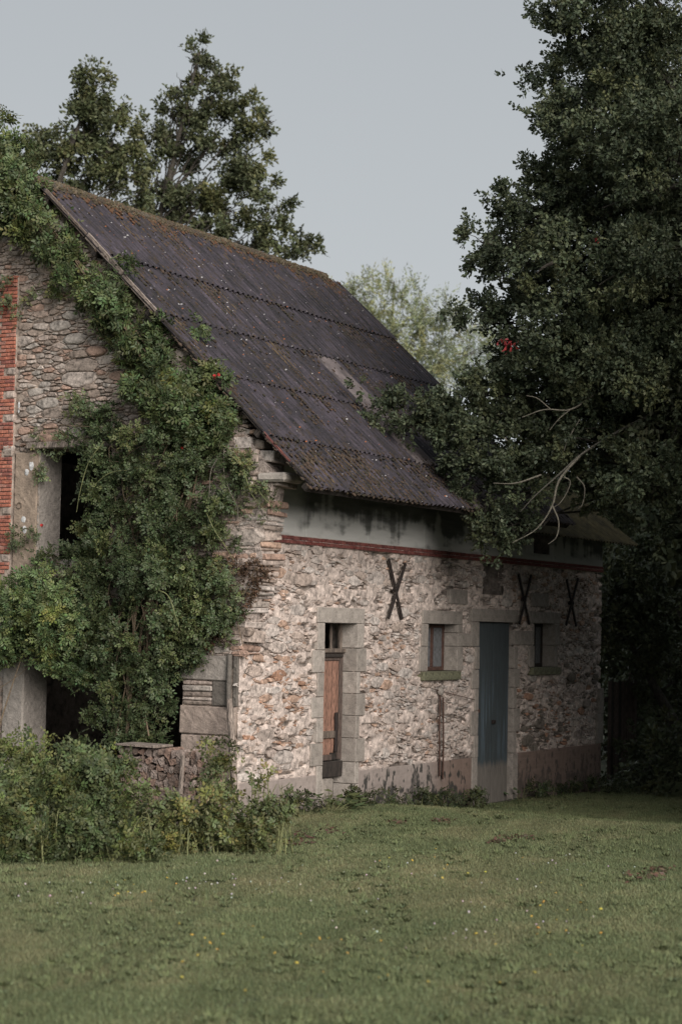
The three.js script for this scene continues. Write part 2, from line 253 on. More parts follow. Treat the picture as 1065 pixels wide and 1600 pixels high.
// facade (z = 0, looking towards +z)
const DOOR = [2.77, 3.95, -0.2, 3.28], WIN1 = [6.81, 8.1, 2.38, 3.31], BLUE = [9.14, 10.86, -0.6, 3.38], WIN2 = [11.94, 13.05, 2.42, 3.38], NICHE = [9.35, 10.3, 3.97, 4.58], LOFT = [11.87, 12.97, 4.92, 5.35];
const frontHoles = [DOOR, WIN1, BLUE, WIN2, NICHE, LOFT];
{
  const s = shapeOf([[0.02, -0.8], [LEN, -0.8], [LEN, 5.6], [MAIN_X, 5.7], [MAIN_X - 0.02, 6.55], [0.02, 6.55]]); frontHoles.forEach((h) => s.holes.push(rectPath([h[0] - 0.04, h[1] + 0.04, h[2] - 0.04, h[3] + 0.04])));
  const g = new THREE.ExtrudeGeometry(s, { depth: 0.5, bevelEnabled: false }); g.translate(0, 0, -0.56);
  const wall = part('facade_wall', planarUV(g), M.core, barn);
  const place = (u, v, d) => V(u, v, d), surrounds = [];
  const ds = (x0, x1, y0, y1, m = M.granite, z0 = -0.43, z1 = 0.035) => { surrounds.push([x0, x1, y0, y1]); part('dressed_stone', block(x0 + 0.004, y0 + 0.004, z0, x1 - 0.004, y1 - 0.004, z1 + gauss() * 0.006, 0.01, 0.003), m, barn); };
  // plank door surround
  ds(2.5, 4.22, 3.28, 3.56); ds(2.53, 2.77, 2.8, 3.28); ds(3.95, 4.2, 2.83, 3.28);
  for (const [y0, y1, w] of [[2.4, 2.8, 2.36], [1.97, 2.4, 2.54], [1.6, 1.97, 2.36], [1.16, 1.6, 2.55], [0.76, 1.16, 2.35], [0.05, 0.76, 2.56]]) ds(w, 2.77, y0, y1, pick([M.granite, M.granite2]));
  for (const [y0, y1, w] of [[2.4, 2.83, 4.31], [2.0, 2.4, 4.08], [1.6, 2.0, 4.29], [1.19, 1.6, 4.09], [0.76, 1.19, 4.3], [0.36, 0.76, 4.09], [-0.1, 0.36, 4.11]]) ds(3.95, w, y0, y1, pick([M.granite, M.granite2]));
  // first window
  ds(6.55, 8.33, 3.31, 3.58, M.granite2); ds(6.55, 6.81, 2.87, 3.31, M.granite2); ds(6.46, 6.81, 2.38, 2.87, M.granite2); ds(8.1, 8.33, 3.14, 3.31, M.granite2); ds(8.1, 8.74, 2.87, 3.14, M.granite2); ds(8.1, 8.37, 2.38, 2.87, M.granite2);
  ds(6.55, 8.2, 2.2, 2.38, M.graniteMoss, -0.3, 0.09);
  // blue door surround
  ds(8.76, 11.05, 3.38, 3.66, M.granite2); ds(8.76, 9.14, 2.87, 3.38, M.granite2); ds(10.86, 11.9, 2.9, 3.22, M.granite2);
  for (const [y0, y1, w] of [[2.4, 2.87, 8.95], [2.0, 2.4, 8.82], [1.55, 2.0, 8.97], [1.05, 1.55, 8.8], [0.6, 1.05, 8.96], [-0.5, 0.6, 8.86]]) { ds(w, 9.14, y0, y1, M.granite2); ds(10.86, 10.86 + (9.14 - w), y0, Math.min(y1, 2.9), M.granite2); }
  // second window
  ds(11.66, 13.36, 3.38, 3.64, M.granite2); ds(11.9, 11.94, 2.9, 3.38, M.granite2); ds(11.66, 11.94, 2.42, 2.9, M.granite2); ds(13.05, 13.36, 2.9, 3.38, M.granite2); ds(13.05, 13.24, 2.42, 2.9, M.granite2); ds(11.75, 13.32, 2.25, 2.42, M.graniteMoss, -0.3, 0.09);
  ds(7.75, 8.55, 3.72, 4.02, M.granite2, -0.1, 0.03); ds(11.75, 12.7, 3.74, 4.05, M.granite2, -0.1, 0.03);
  ds(15.6, 15.98, 0.6, 1.3, M.granite2, -0.5, 0.06); ds(15.72, 15.98, 1.3, 1.9, M.granite2, -0.5, 0.06);
  const blocked = (u, v, m) => surrounds.some((r) => inRect(u, v, r, m)) || frontHoles.some((r) => inRect(u, v, r, m));
  part('mortar', mortarSkin(0, LEN, 0.5, 4.64, 0.036, (u, v) => frontHoles.some((r) => inRect(u, v, r, 0.02)), place, false, 0.0, 0.55), M.mortar, wall);
  const cells = rubbleCells(0.0, LEN - 0.05, 0.6, 4.62, 0.2, (u, v) => u > 0.16 && u < LEN - 0.3 && v > 0.66 && v < 4.57 && !blocked(u, v, 0.05) && !(inRect(u, v, [2.0, 4.7, 3.5, 3.95]) && rnd() < 0.75) && !(inRect(u, v, [8.4, 11.4, 3.66, 4.1]) && rnd() < 0.6) && rnd() < (fbm(u * 1.1 + 31, v * 1.3, 4, 3) > 0.56 ? 0.5 : 0.93), 2.5);
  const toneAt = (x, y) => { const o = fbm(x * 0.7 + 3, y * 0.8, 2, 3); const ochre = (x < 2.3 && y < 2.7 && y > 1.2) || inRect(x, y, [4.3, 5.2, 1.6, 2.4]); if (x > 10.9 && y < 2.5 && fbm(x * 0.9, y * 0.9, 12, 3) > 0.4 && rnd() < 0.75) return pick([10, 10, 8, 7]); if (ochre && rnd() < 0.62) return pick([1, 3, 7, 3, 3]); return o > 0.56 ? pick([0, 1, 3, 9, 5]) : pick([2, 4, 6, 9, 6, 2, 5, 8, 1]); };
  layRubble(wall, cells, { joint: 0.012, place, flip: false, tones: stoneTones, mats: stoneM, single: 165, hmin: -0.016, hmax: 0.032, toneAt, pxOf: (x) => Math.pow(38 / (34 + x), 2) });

  // plinth: three lengths of render between the doors, with a scored line
  for (const [x0, x1] of [[0.06, 2.56], [4.1, 8.86], [11.14, LEN]]) {
    const pl = block(x0, -0.8, -0.08, x1, 0.6, 0.028, 0.012, 0.002), p = pl.attributes.position, uv = pl.attributes.uv;
    for (let i = 0; i < p.count; i++) uv.setXY(i, p.getX(i) / 16, clamp((p.getY(i) + 0.45) / 1.1, 0, 1));
    part('plinth', pl, new THREE.MeshStandardMaterial({ map: plinthTex, roughness: 0.97, bumpMap: bumpTex, bumpScale: 0.015 }), barn);
  }
  // upper plastered band under the eaves, in five panels
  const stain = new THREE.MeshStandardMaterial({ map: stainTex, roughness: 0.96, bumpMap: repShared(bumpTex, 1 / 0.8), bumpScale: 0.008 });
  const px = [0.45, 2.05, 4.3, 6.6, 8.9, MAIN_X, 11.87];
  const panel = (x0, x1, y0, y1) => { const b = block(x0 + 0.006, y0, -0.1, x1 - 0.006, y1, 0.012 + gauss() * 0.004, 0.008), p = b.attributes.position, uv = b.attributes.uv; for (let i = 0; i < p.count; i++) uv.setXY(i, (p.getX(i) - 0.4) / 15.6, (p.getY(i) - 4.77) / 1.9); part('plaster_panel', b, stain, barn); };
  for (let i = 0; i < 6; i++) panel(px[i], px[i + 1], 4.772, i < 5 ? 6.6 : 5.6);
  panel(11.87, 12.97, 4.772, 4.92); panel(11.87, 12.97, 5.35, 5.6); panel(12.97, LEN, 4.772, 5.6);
  // two courses of red brick
  for (let r = 0; r < 2; r++) for (let x = 0.42 + r * 0.1; x < LEN - 0.1;) { const L = x < 11 ? rr(0.2, 0.235) : 1.6; part('brick', block(x, 4.632 + r * 0.071, -0.08, Math.min(x + L, LEN), 4.694 + r * 0.071, 0.05 - r * 0.012 + gauss() * 0.005, 0.006, 0.003), pick(courseM), barn); x += L + 0.01; }
  part('mortar_bed', block(0.44, 4.625, -0.1, LEN, 4.772, 0.022, 0.004), M.mortar, barn);

  { const before = barn.children.length;
  // plank door
  const door = part('door', block(2.772, 0.8, -0.42, 3.948, 2.74, -0.38, 0.004), M.woodDark, barn);
  for (let i = 0; i < 7; i++) { const x0 = 2.86 + i * 0.141; part('board', block(x0, i > 4 ? 0.93 + rr(0, 0.3) * (i > 5 ? 1.5 : 0) : 0.9, -0.382, x0 + 0.134, 2.62, -0.352 + gauss() * 0.004, 0.006, 0.002), M.doorBoard, door); }
  for (const b of [[2.772, 0.8, 2.87, 2.74], [3.83, 0.8, 3.948, 2.74]]) part('stile', block(b[0], b[1], -0.384, b[2], b[3], -0.325, 0.008), M.doorFrame, door);
  part('rail', block(2.87, 2.6, -0.38, 3.83, 2.738, -0.33, 0.008), M.doorFrame, door); part('rail', block(2.84, 1.2, -0.37, 3.72, 1.33, -0.318, 0.008), M.wood, door); part('rail', block(2.87, 0.8, -0.38, 3.6, 0.9, -0.33, 0.008), M.doorFrame, door);
  part('handle', block(3.68, 0.95, -0.34, 3.76, 1.66, -0.30, 0.01), M.iron, door);
  part('transom', block(2.77, 2.742, -0.42, 3.95, 2.82, -0.27, 0.012), M.wood, barn);
  part('transom', block(2.77, 2.66, -0.33, 3.9, 2.72, -0.29, 0.012), M.woodDark, barn);
  for (const x of [2.8, 3.05, 3.3, 3.56, 3.9]) part('transom_bar', tube([V(x, 2.81, -0.38), V(x, 2.9, -0.38), V(x, 3.05, -0.38), V(x, 3.28, -0.38)], x === 3.9 ? 0.045 : [0.035, 0.024, 0.032, 0.02], 8), M.wood, barn);
  part('kick_plank', block(2.77, 0.5, -0.4, 3.95, 0.78, -0.3, 0.012, 0.006), M.woodDark, barn);
  part('threshold_stone', block(2.77, -0.3, -0.5, 3.95, 0.14, -0.12, 0.03, 0.01), M.granite2, barn); part('threshold_stone', block(3.3, 0.12, -0.5, 3.7, 0.48, -0.34, 0.03, 0.01), M.granite2, barn);

  for (const o of barn.children.slice(before)) o.position.z += 0.07; }
  // windows: a weathered frame set back, one mullion and two panes
  const glass = new THREE.MeshPhysicalMaterial({ color: col(0.42, 0.44, 0.47), roughness: 0.32, metalness: 0, transmission: 0.35, thickness: 0, specularIntensity: 1, map: repShared(grainTex, 1 / 0.5) });
  for (const [w, r] of [[WIN1, M.rust], [WIN2, M.woodDark]]) {
    const f = part('window', merge([block(w[0], w[2], -0.32, w[0] + 0.07, w[3], -0.26), block(w[1] - 0.07, w[2], -0.32, w[1], w[3], -0.26), block(w[0] + 0.07, w[2], -0.32, w[1] - 0.07, w[2] + 0.08, -0.26), block(w[0] + 0.07, w[3] - 0.07, -0.32, w[1] - 0.07, w[3], -0.26)]), r, barn);
    const mx = (w[0] + w[1]) / 2 + 0.1; part('mullion', block(mx - 0.04, w[2] + 0.08, -0.315, mx + 0.04, w[3] - 0.07, -0.25), r, f);
    for (const [a, b] of [[w[0] + 0.07, mx - 0.04], [mx + 0.04, w[1] - 0.07]]) part('pane', new THREE.BoxGeometry(b - a, w[3] - w[2] - 0.15, 0.006).translate((a + b) / 2, (w[2] + w[3]) / 2, -0.29), glass, f);
  }
  // blue ribbed metal door: bare grey at its foot
  const doorTex = tex(256, 512, (u, v) => { const n = pf(u, v * 0.25, 64, 4, 4), e = clamp((v - 0.205 + (pf(u, 0.2, 32, 6, 3) - 0.5) * 0.05) * 26, 0, 1), w = pf(u, v * 0.1, 32, 71, 3), wear = clamp((w - 0.56) * 6, 0, 1) * clamp(1 - Math.abs(v - 0.45) * 2.6, 0, 1); const p = [lerp(0.03, 0.055, wear), lerp(0.039, 0.078, wear), lerp(0.042, 0.095, wear)], q = [0.12, 0.105, 0.09]; return [0, 1, 2].map((k) => lerp(q[k], p[k], e) * (0.7 + 0.6 * n)); });
  doorTex.wrapS = doorTex.wrapT = THREE.ClampToEdgeWrapping;
  const dm = new THREE.MeshStandardMaterial({ map: doorTex, roughness: 0.75, metalness: 0 });
  const md = part('metal_door', block(9.15, -0.4, -0.16, 10.85, 3.37, -0.13, 0.004), M.woodDark, barn);
  for (const [a, b] of [[9.15, 10.03], [10.045, 10.85]]) {
    const n = Math.round((b - a) / 0.076) * 4, sh = [];
    const top = [], bot = []; for (let i = 0; i <= n; i++) { const t = i % 4, z = -0.09 + (t === 1 || t === 2 ? 0.018 : 0); top.push([lerp(a, b, i / n), z]); bot.unshift([lerp(a, b, i / n), z - 0.006]); }
    const s = shapeOf([...top.map(([x, z]) => [x, z]), ...bot]), g = new THREE.ExtrudeGeometry(s, { depth: 3.79, bevelEnabled: false }); g.rotateX(-Math.PI / 2);   // (x, z, y) -> y up
    g.scale(1, 1, -1); g.translate(0, -0.42, 0);
    const q = clean(g), p = q.attributes.position, pos = p.array; for (let i = 0; i < pos.length; i += 9) for (let k = 0; k < 3; k++) { const t = pos[i + 3 + k]; pos[i + 3 + k] = pos[i + 6 + k]; pos[i + 6 + k] = t; }
    q.computeVertexNormals(); const uv = new Float32Array(p.count * 2); for (let i = 0; i < p.count; i++) { uv[i * 2] = (p.getX(i) - 9.14) / 1.72; uv[i * 2 + 1] = (p.getY(i) + 0.45) / 3.83; } q.setAttribute('uv', new THREE.BufferAttribute(uv, 2));
    part('ribbed_sheet', q, dm, md);
  }
  part('latch', block(10.0, 1.25, -0.1, 10.14, 1.33, -0.03, 0.01), M.iron, md); part('hinge', block(9.1, 1.5, -0.1, 9.4, 1.58, -0.055, 0.008), M.rust, md);
  // iron tie crosses
  for (const [a, b, c, d] of [[[5.03, 4.51], [5.62, 3.38], [5.65, 4.45], [5.0, 3.39]], [[10.95, 4.43], [11.56, 3.36], [11.56, 4.43], [10.96, 3.36]], [[13.59, 4.4], [14.19, 3.34], [14.19, 4.44], [13.52, 3.36]]]) {
    const m = [(a[0] + b[0]) / 2, (a[1] + b[1]) / 2], x = part('anchor_cross', tube([V(m[0], m[1], 0), V(m[0], m[1], 0.12), V(m[0], m[1], 0.125)], [0.045, 0.045, 0.01], 8), M.iron, barn);
    for (const [p, q, z] of [[a, b, 0.07], [c, d, 0.1]]) { const L = Math.hypot(q[0] - p[0], q[1] - p[1]), g = block(-0.032, -L / 2, -0.018, 0.032, L / 2, 0.018, 0.008, 0.002); g.rotateZ(-Math.atan2(q[0] - p[0], q[1] - p[1]) + Math.PI); g.translate((p[0] + q[0]) / 2, (p[1] + q[1]) / 2, z); part('bar', g, M.iron, x); }
  }
  // old iron pipes with a junction below the first window
  const j = part('junction', new THREE.IcosahedronGeometry(0.1, 2).scale(1, 0.9, 0.6).translate(7.32, 1.98, 0.06), M.granite2, barn);
  part('pipe', tube([V(7.28, 1.92, 0.07), V(7.27, 1.2, 0.075), V(7.3, 0.32, 0.08)], 0.018, 6), M.rust, barn); part('pipe', tube([V(7.42, 1.86, 0.07), V(7.44, 1.0, 0.08), V(7.43, 0.25, 0.085)], 0.018, 6), M.rust, barn);
  part('pipe', tube([V(7.0, 2.04, 0.06), V(7.25, 2.0, 0.06), V(8.9, 1.78, 0.06)], 0.008, 5), M.rust, barn);
}

// gable (x = 0, looking towards -x)
const TOPWIN = [-4.27, -2.7, 4.3, 6.26], ARCH = [-4.46, -1.12, -0.3, 3.35];
{
  const s = shapeOf([[BACK_Z, -0.8], [-0.02, -0.8], [-0.02, roofY(-0.02) - 0.12], [RIDGE_Z, RIDGE_Y - 0.15], [BACK_Z, roofY(BACK_Z) - 0.12]]);
  s.holes.push(rectPath(TOPWIN), rectPath(ARCH));
  const g = new THREE.ExtrudeGeometry(s, { depth: 0.6, bevelEnabled: false });                // (z, y, depth) -> depth along +x
  const q = clean(g), p = q.attributes.position; for (let i = 0; i < p.count; i += 3) { const v = [0, 1, 2].map((k) => [p.getX(i + k), p.getY(i + k), p.getZ(i + k)]); [v[0], v[2], v[1]].forEach((a, k) => p.setXYZ(i + k, a[2] + 0.03, a[1], a[0])); }
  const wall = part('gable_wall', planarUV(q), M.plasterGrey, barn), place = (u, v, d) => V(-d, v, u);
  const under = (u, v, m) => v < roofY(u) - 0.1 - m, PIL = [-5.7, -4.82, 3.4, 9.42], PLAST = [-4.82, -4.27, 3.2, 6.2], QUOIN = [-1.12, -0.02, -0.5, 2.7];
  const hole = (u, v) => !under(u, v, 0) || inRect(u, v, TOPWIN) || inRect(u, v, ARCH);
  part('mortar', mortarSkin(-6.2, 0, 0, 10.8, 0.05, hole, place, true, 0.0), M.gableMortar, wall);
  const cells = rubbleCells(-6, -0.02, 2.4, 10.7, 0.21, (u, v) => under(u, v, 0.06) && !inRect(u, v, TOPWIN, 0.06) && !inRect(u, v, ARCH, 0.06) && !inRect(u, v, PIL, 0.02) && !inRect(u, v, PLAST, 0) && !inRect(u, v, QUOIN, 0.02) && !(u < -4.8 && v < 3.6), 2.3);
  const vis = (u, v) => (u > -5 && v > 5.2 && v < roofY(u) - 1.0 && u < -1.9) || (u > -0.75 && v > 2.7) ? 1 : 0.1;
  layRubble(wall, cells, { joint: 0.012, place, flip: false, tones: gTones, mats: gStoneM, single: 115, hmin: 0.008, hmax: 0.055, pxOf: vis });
  // brick pilaster, with grey stones bonded in
  part('pilaster_bed', block(-0.045, 3.4, -5.7, 0.1, 9.36, -4.835, 0.01), M.gableMortar, wall);
  for (let k = 0, y = 3.42; y < 9.36; y += 0.0695, k++) {
    const even = k % 2; if ([24, 25, 48, 49, 54, 55, 60, 61, 39, 40, 12, 13].includes(k)) { if (k % 2 === 0 || k === 39) part('bonding_stone', block(-0.08, y, -5.02 - (k % 3) * 0.03, 0.05, y + 0.128, -4.83, 0.02, 0.008), pick(gStoneM), wall); part('brick', block(-0.07, y, -5.3, 0.02, y + 0.058, -5.1, 0.007, 0.003), pick(brickM), wall); continue; }
    const z1 = -4.84 + gauss() * 0.008, cut = even ? [z1 - 0.105, z1 - 0.33] : [z1 - 0.22, z1 - 0.44];
    let hi = z1; for (const c of cut) { if (!(y < 4.4 && rnd() < 0.3) && !(y < 4.0)) part('brick', block(-0.075 + gauss() * 0.006, y, c + 0.006, 0.02, y + 0.057, hi - 0.006, 0.007, 0.003), pick(brickM), wall); hi = c; }
  }
  // plaster next to the upper opening and its ochre stain, the lime splashes
  part('plaster', block(-0.035, 3.2, -4.80, 0.02, 6.2, -4.29, 0.02, 0.006), M.plasterOchre, wall);
  for (const [z, y, w, h] of [[-4.42, 5.95, 0.1, 0.16], [-4.52, 5.84, 0.09, 0.12], [-4.56, 5.0, 0.1, 0.12], [-4.53, 4.82, 0.1, 0.14], [-4.74, 8.1 - 1.1, 0.05, 0.2]]) { const g2 = new THREE.IcosahedronGeometry(0.5, 2), p2 = g2.attributes.position; for (let i = 0; i < p2.count; i++) { const k = 0.7 + 0.6 * noise(p2.getX(i) * 4 + z * 9, p2.getY(i) * 4 + y, p2.getZ(i) * 4); p2.setXYZ(i, p2.getX(i) * 0.02 * k - 0.04, y + p2.getY(i) * h * k, z + p2.getZ(i) * w * k); } part('lime_splash', planarUV(g2), M.limewash, wall); }
  part('beam_end', tube([V(-0.06, 5.25, -4.66), V(-0.03, 5.25, -4.66)], 0.055, 9), M.wood, wall);
  // lintel, reveals, sill of the upper opening
  part('lintel', block(-0.11, 6.24, -4.5, 0.5, 6.37, -2.5, 0.018, 0.01), M.woodGrey, barn);
  part('reveal', block(-0.0, 4.3, -4.31, 0.62, 6.24, -4.255, 0.01, 0.002), M.plasterGrey, wall);
  // pier left of the big opening
  part('pier', block(-0.05, -0.5, -4.92, 0.62, 3.2, -4.45, 0.03, 0.01), M.plasterGrey, wall);
  part('loose_plaster', block(-0.08, 0.9, -5.3, 0.0, 2.0, -4.96, 0.03, 0.02), M.tanBlock, wall);
  part('lintel', block(-0.06, 3.35, -4.9, 0.6, 3.62, -0.9, 0.02, 0.01), M.woodDark, barn);
  // quoins between the big opening and the corner
  const ds = (z0, z1, y0, y1, m, x0 = -0.05) => part('dressed_stone', block(x0 + gauss() * 0.004, y0 + 0.005, z0 + 0.005, 0.6, y1 - 0.005, z1 - 0.005, 0.018, 0.005), m, barn);
  ds(-1.12, -0.16, 2.28, 2.70, M.plasterGrey, -0.055); ds(-1.14, -0.02, 1.38, 1.86, M.tanBlock); ds(-1.1, -0.02, 0.5, 1.38, M.tanBlock, -0.04); ds(-1.1, -0.02, -0.5, 0.5, M.plasterGrey, -0.03);
  for (let k = 0, y = 1.87; y < 2.26; k++) { const h = rr(0.06, 0.11); part('layered_stone', block(-0.03 - rr(0, 0.03), y, -1.1 + rr(0, 0.05), 0.5, Math.min(y + h - 0.015, 2.27), -0.5, 0.015, 0.008), pick(gStoneM), wall); y += h; }
  part('plaster', block(-0.045, 1.86, -0.5, 0.3, 2.275, -0.17, 0.02, 0.004), M.plasterDark, wall);
  part('plaster', block(-0.03, 1.86, -0.10, 0.3, 2.70, -0.005, 0.012, 0.004), M.plasterDark, wall);
  part('corner_pipe', tube([V(-0.08, 1.86, -0.14), V(-0.085, 2.3, -0.135), V(-0.08, 2.72, -0.13)], 0.045, 8), M.plasterDark, barn);
  // corbelled courses of stone that carry the eaves at the corner
  const reach = [[2.65, 0.02], [3.1, 0.13], [3.6, 0.2], [4.0, 0.34], [4.35, 0.5], [4.45, 0.4], [4.7, 0.42], [5.0, 0.5], [5.5, 0.62], [5.7, 0.84], [6.2, 0.42], [6.7, 0.02]];
  const W = (y) => { for (let i = 1; i < reach.length; i++) if (y < reach[i][0]) return lerp(reach[i - 1][1], reach[i][1], (y - reach[i - 1][0]) / (reach[i][0] - reach[i - 1][0])); return 0; };
  for (let y = 2.72; y < 6.6;) {
    const h = rr(0.05, 0.17) * (rnd() < 0.25 ? 1.5 : 1), w = W(y + h / 2) + gauss() * 0.03; let z = -0.62 + rr(0, 0.2);
    while (z < w - 0.04) { let L = rr(0.1, 0.42); if (w - z - L < 0.1) L = w - z; const prot = rr(-0.02, 0.07), hh = h * rr(0.7, 1), top = Math.min(y + hh - 0.012, roofY(z + L) - 0.14); if (top - y > 0.025 && rnd() < 0.94) { const g = block(-0.25 - prot, -(top - y) / 2, -L / 2 + 0.006, 0.35, (top - y) / 2, L / 2 - 0.006, rr(0.008, 0.022), 0.016); g.rotateX(gauss() * 0.05); g.rotateZ(gauss() * 0.05); g.translate(0.25, (y + top) / 2, z + L / 2); part('corbel_stone', g, pick(rnd() < 0.5 ? gStoneM : stoneM.slice(0, 6)), wall); } z += L; }
    y += h;
  }
  part('corbel_core', new THREE.ExtrudeGeometry(shapeOf([[-0.6, 2.7], [-0.02, 2.7], [0.1, 3.1], [0.16, 3.6], [0.3, 4.0], [0.42, 4.35], [0.36, 4.5], [0.38, 4.7], [0.46, 5.0], [0.57, 5.5], [0.57, 5.7], [-0.05, 6.5], [-0.6, 6.5]]), { depth: 0.42, bevelEnabled: false }).rotateY(-Math.PI / 2).translate(0.40, 0, 0), M.corbelMortar, wall);
  part('kneeler_stone', block(-0.12, 5.56, 0.33, 0.55, 5.72, 0.88, 0.04, 0.016), M.granite, barn);
}
// plain far and rear walls
{
  part('rear_wall', planarUV(mergeGeometries([new THREE.BoxGeometry(MAIN_X - 0.7, 7.4, 0.5).translate(MAIN_X / 2 + 0.3, 2.9, BACK_Z + 0.28), new THREE.BoxGeometry(LEN - MAIN_X - 0.1, 6.0, 0.5).translate((LEN + MAIN_X) / 2, 2.2, BACK_Z + 0.28)])), M.core, barn);
  const s = shapeOf([[BACK_Z, -0.8], [-0.56, -0.8], [-0.56, 6.5], [RIDGE_Z, 10.6], [BACK_Z, 6.5]]), g = new THREE.ExtrudeGeometry(s, { depth: 0.4, bevelEnabled: false }); g.rotateY(-Math.PI / 2); 
  part('cross_wall', planarUV(g.clone().translate(MAIN_X - 0.05, 0, 0)), M.core, barn);
  part('end_wall', planarUV(new THREE.BoxGeometry(0.5, 6.0, -BACK_Z - 0.56).translate(LEN - 0.25, 2.2, BACK_Z / 2 - 0.28)), M.core, barn);
}

// ---------------------------------------------------------------- roof
const sheetTex = tex(1024, 1024, (u, v) => {                    // fibre cement: dark violet grey, moss crumbs, white and orange lichen spots
  const n = pf(u, v, 8, 81, 5), f = pf(u, v, 128, 17, 3), m = clamp((pf(u, v * 0.5, 32, 23, 4) - 0.52) * 6, 0, 1) * clamp((f - 0.35) * 4, 0, 1);
  const st = pf(u, v * 0.06, 128, 37, 3); let c = [0.037 + 0.03 * (n - 0.5), 0.0305 + 0.024 * (n - 0.5), 0.0375 + 0.03 * (n - 0.5)].map((x) => Math.max(0.004, x) * Math.max(0.12, 0.25 + 0.8 * f + 2.3 * (st - 0.42)));
  c = [lerp(c[0], 0.028, m), lerp(c[1], 0.02, m), lerp(c[2], 0.014, m)];
  const cell = (k, s, thr) => { const x = u * k, y = v * k, ix = Math.floor(x), iy = Math.floor(y); if (hash(ix, iy, s) < thr) return 0; const dx = x - ix - 0.3 - 0.4 * hash(ix, iy, s + 1), dy = y - iy - 0.3 - 0.4 * hash(ix, iy, s + 2); return Math.hypot(dx, dy) + 0.12 * (f - 0.5) * 2 < 0.1 + 0.2 * hash(ix, iy, s + 3) ? 1 : 0; };
  if (cell(56, 5, 0.984)) c = [0.3, 0.29, 0.28]; if (cell(110, 45, 0.99)) c = [0.36, 0.34, 0.32]; if (cell(60, 15, 0.985)) c = [0.26, 0.085, 0.028];
  return c;
});
const roofM = [1, 0.85, 1.15].map((k) => new THREE.MeshStandardMaterial({ map: sheetTex, color: col(k, k * 0.98, k), roughness: 0.8, bumpMap: repShared(bumpTex, 6), bumpScale: 0.004 }));
const paleM = new THREE.MeshStandardMaterial({ map: repShared(grainTex, 0.9), color: col(0.22, 0.185, 0.185), roughness: 0.9, bumpMap: repShared(bumpTex, 6), bumpScale: 0.004 }), mossyM = new THREE.MeshStandardMaterial({ map: repShared(grainTex, 1.1), color: col(0.14, 0.115, 0.05), roughness: 0.95, bumpMap: repShared(bumpTex, 6), bumpScale: 0.01 });
const PITCH = 0.177;
// a corrugated sheet in its own axes: x across, y down the slope (0 at its upper end), z up from the roof
function sheetGeo(waves, len, seg = 6, uvo = [0, 0], sag = 0) {
  const n = waves * seg, W = waves * PITCH, pos = [], uv = [], idx = [], R = 3, th = 0.008;
  const add = (x, y, z) => { pos.push(x, y, z); uv.push((x + uvo[0]) / 3.2, (uvo[1] - y) / 3.2); return pos.length / 3 - 1; };
  const top = [], bot = [];
  for (let r = 0; r <= R; r++) { top.push([]); bot.push([]); for (let i = 0; i <= n; i++) { const x = W * i / n, z = 0.026 * Math.sin(i / seg * Math.PI * 2) * 1.12 - sag * Math.sin(r / R * Math.PI), y = len * r / R + (r === R ? gauss() * 0.002 : 0); top[r].push(add(x, y, z + th)); bot[r].push(add(x, y, z)); } }
  for (let r = 0; r < R; r++) for (let i = 0; i < n; i++) { const q = (a, s) => { const [A, B, C, D] = [a[r][i], a[r][i + 1], a[r + 1][i + 1], a[r + 1][i]]; s ? idx.push(A, B, C, A, C, D) : idx.push(A, C, B, A, D, C); }; q(top, 1); q(bot, 0); }
  const strip = (A, B) => { for (let i = 0; i + 1 < A.length; i++) { const [a, b, c, d] = [A[i], A[i + 1], B[i + 1], B[i]].map((k) => add(pos[k * 3], pos[k * 3 + 1], pos[k * 3 + 2])); idx.push(a, b, c, a, c, d); } };
  strip(top[R], bot[R]); strip(bot[0], top[0]); strip(bot.map((r) => r[n]), top.map((r) => r[n])); strip(top.map((r) => r[0]), bot.map((r) => r[0]));
  const g = new THREE.BufferGeometry(); g.setAttribute('position', new THREE.Float32BufferAttribute(pos, 3)); g.setAttribute('uv', new THREE.Float32BufferAttribute(uv, 2)); g.setIndex(idx); g.computeVertexNormals(); return g;
}
const slopeLen = Math.hypot(RIDGE_Y - EAVE_Y, EAVE_Z - RIDGE_Z), ang = Math.atan2(RIDGE_Y - EAVE_Y, EAVE_Z - RIDGE_Z);
const onRoof = (x, s, up = 0) => V(x, EAVE_Y + s * Math.sin(ang) + up * Math.cos(ang), EAVE_Z - s * Math.cos(ang) + up * Math.sin(ang));   // s metres up the slope
function roofFrame(lo, tilt) { const d = V(0, -Math.sin(ang + tilt), Math.cos(ang + tilt)), x = V(1, 0, 0), z = x.clone().cross(d); return new THREE.Matrix4().makeBasis(x, d, z); }
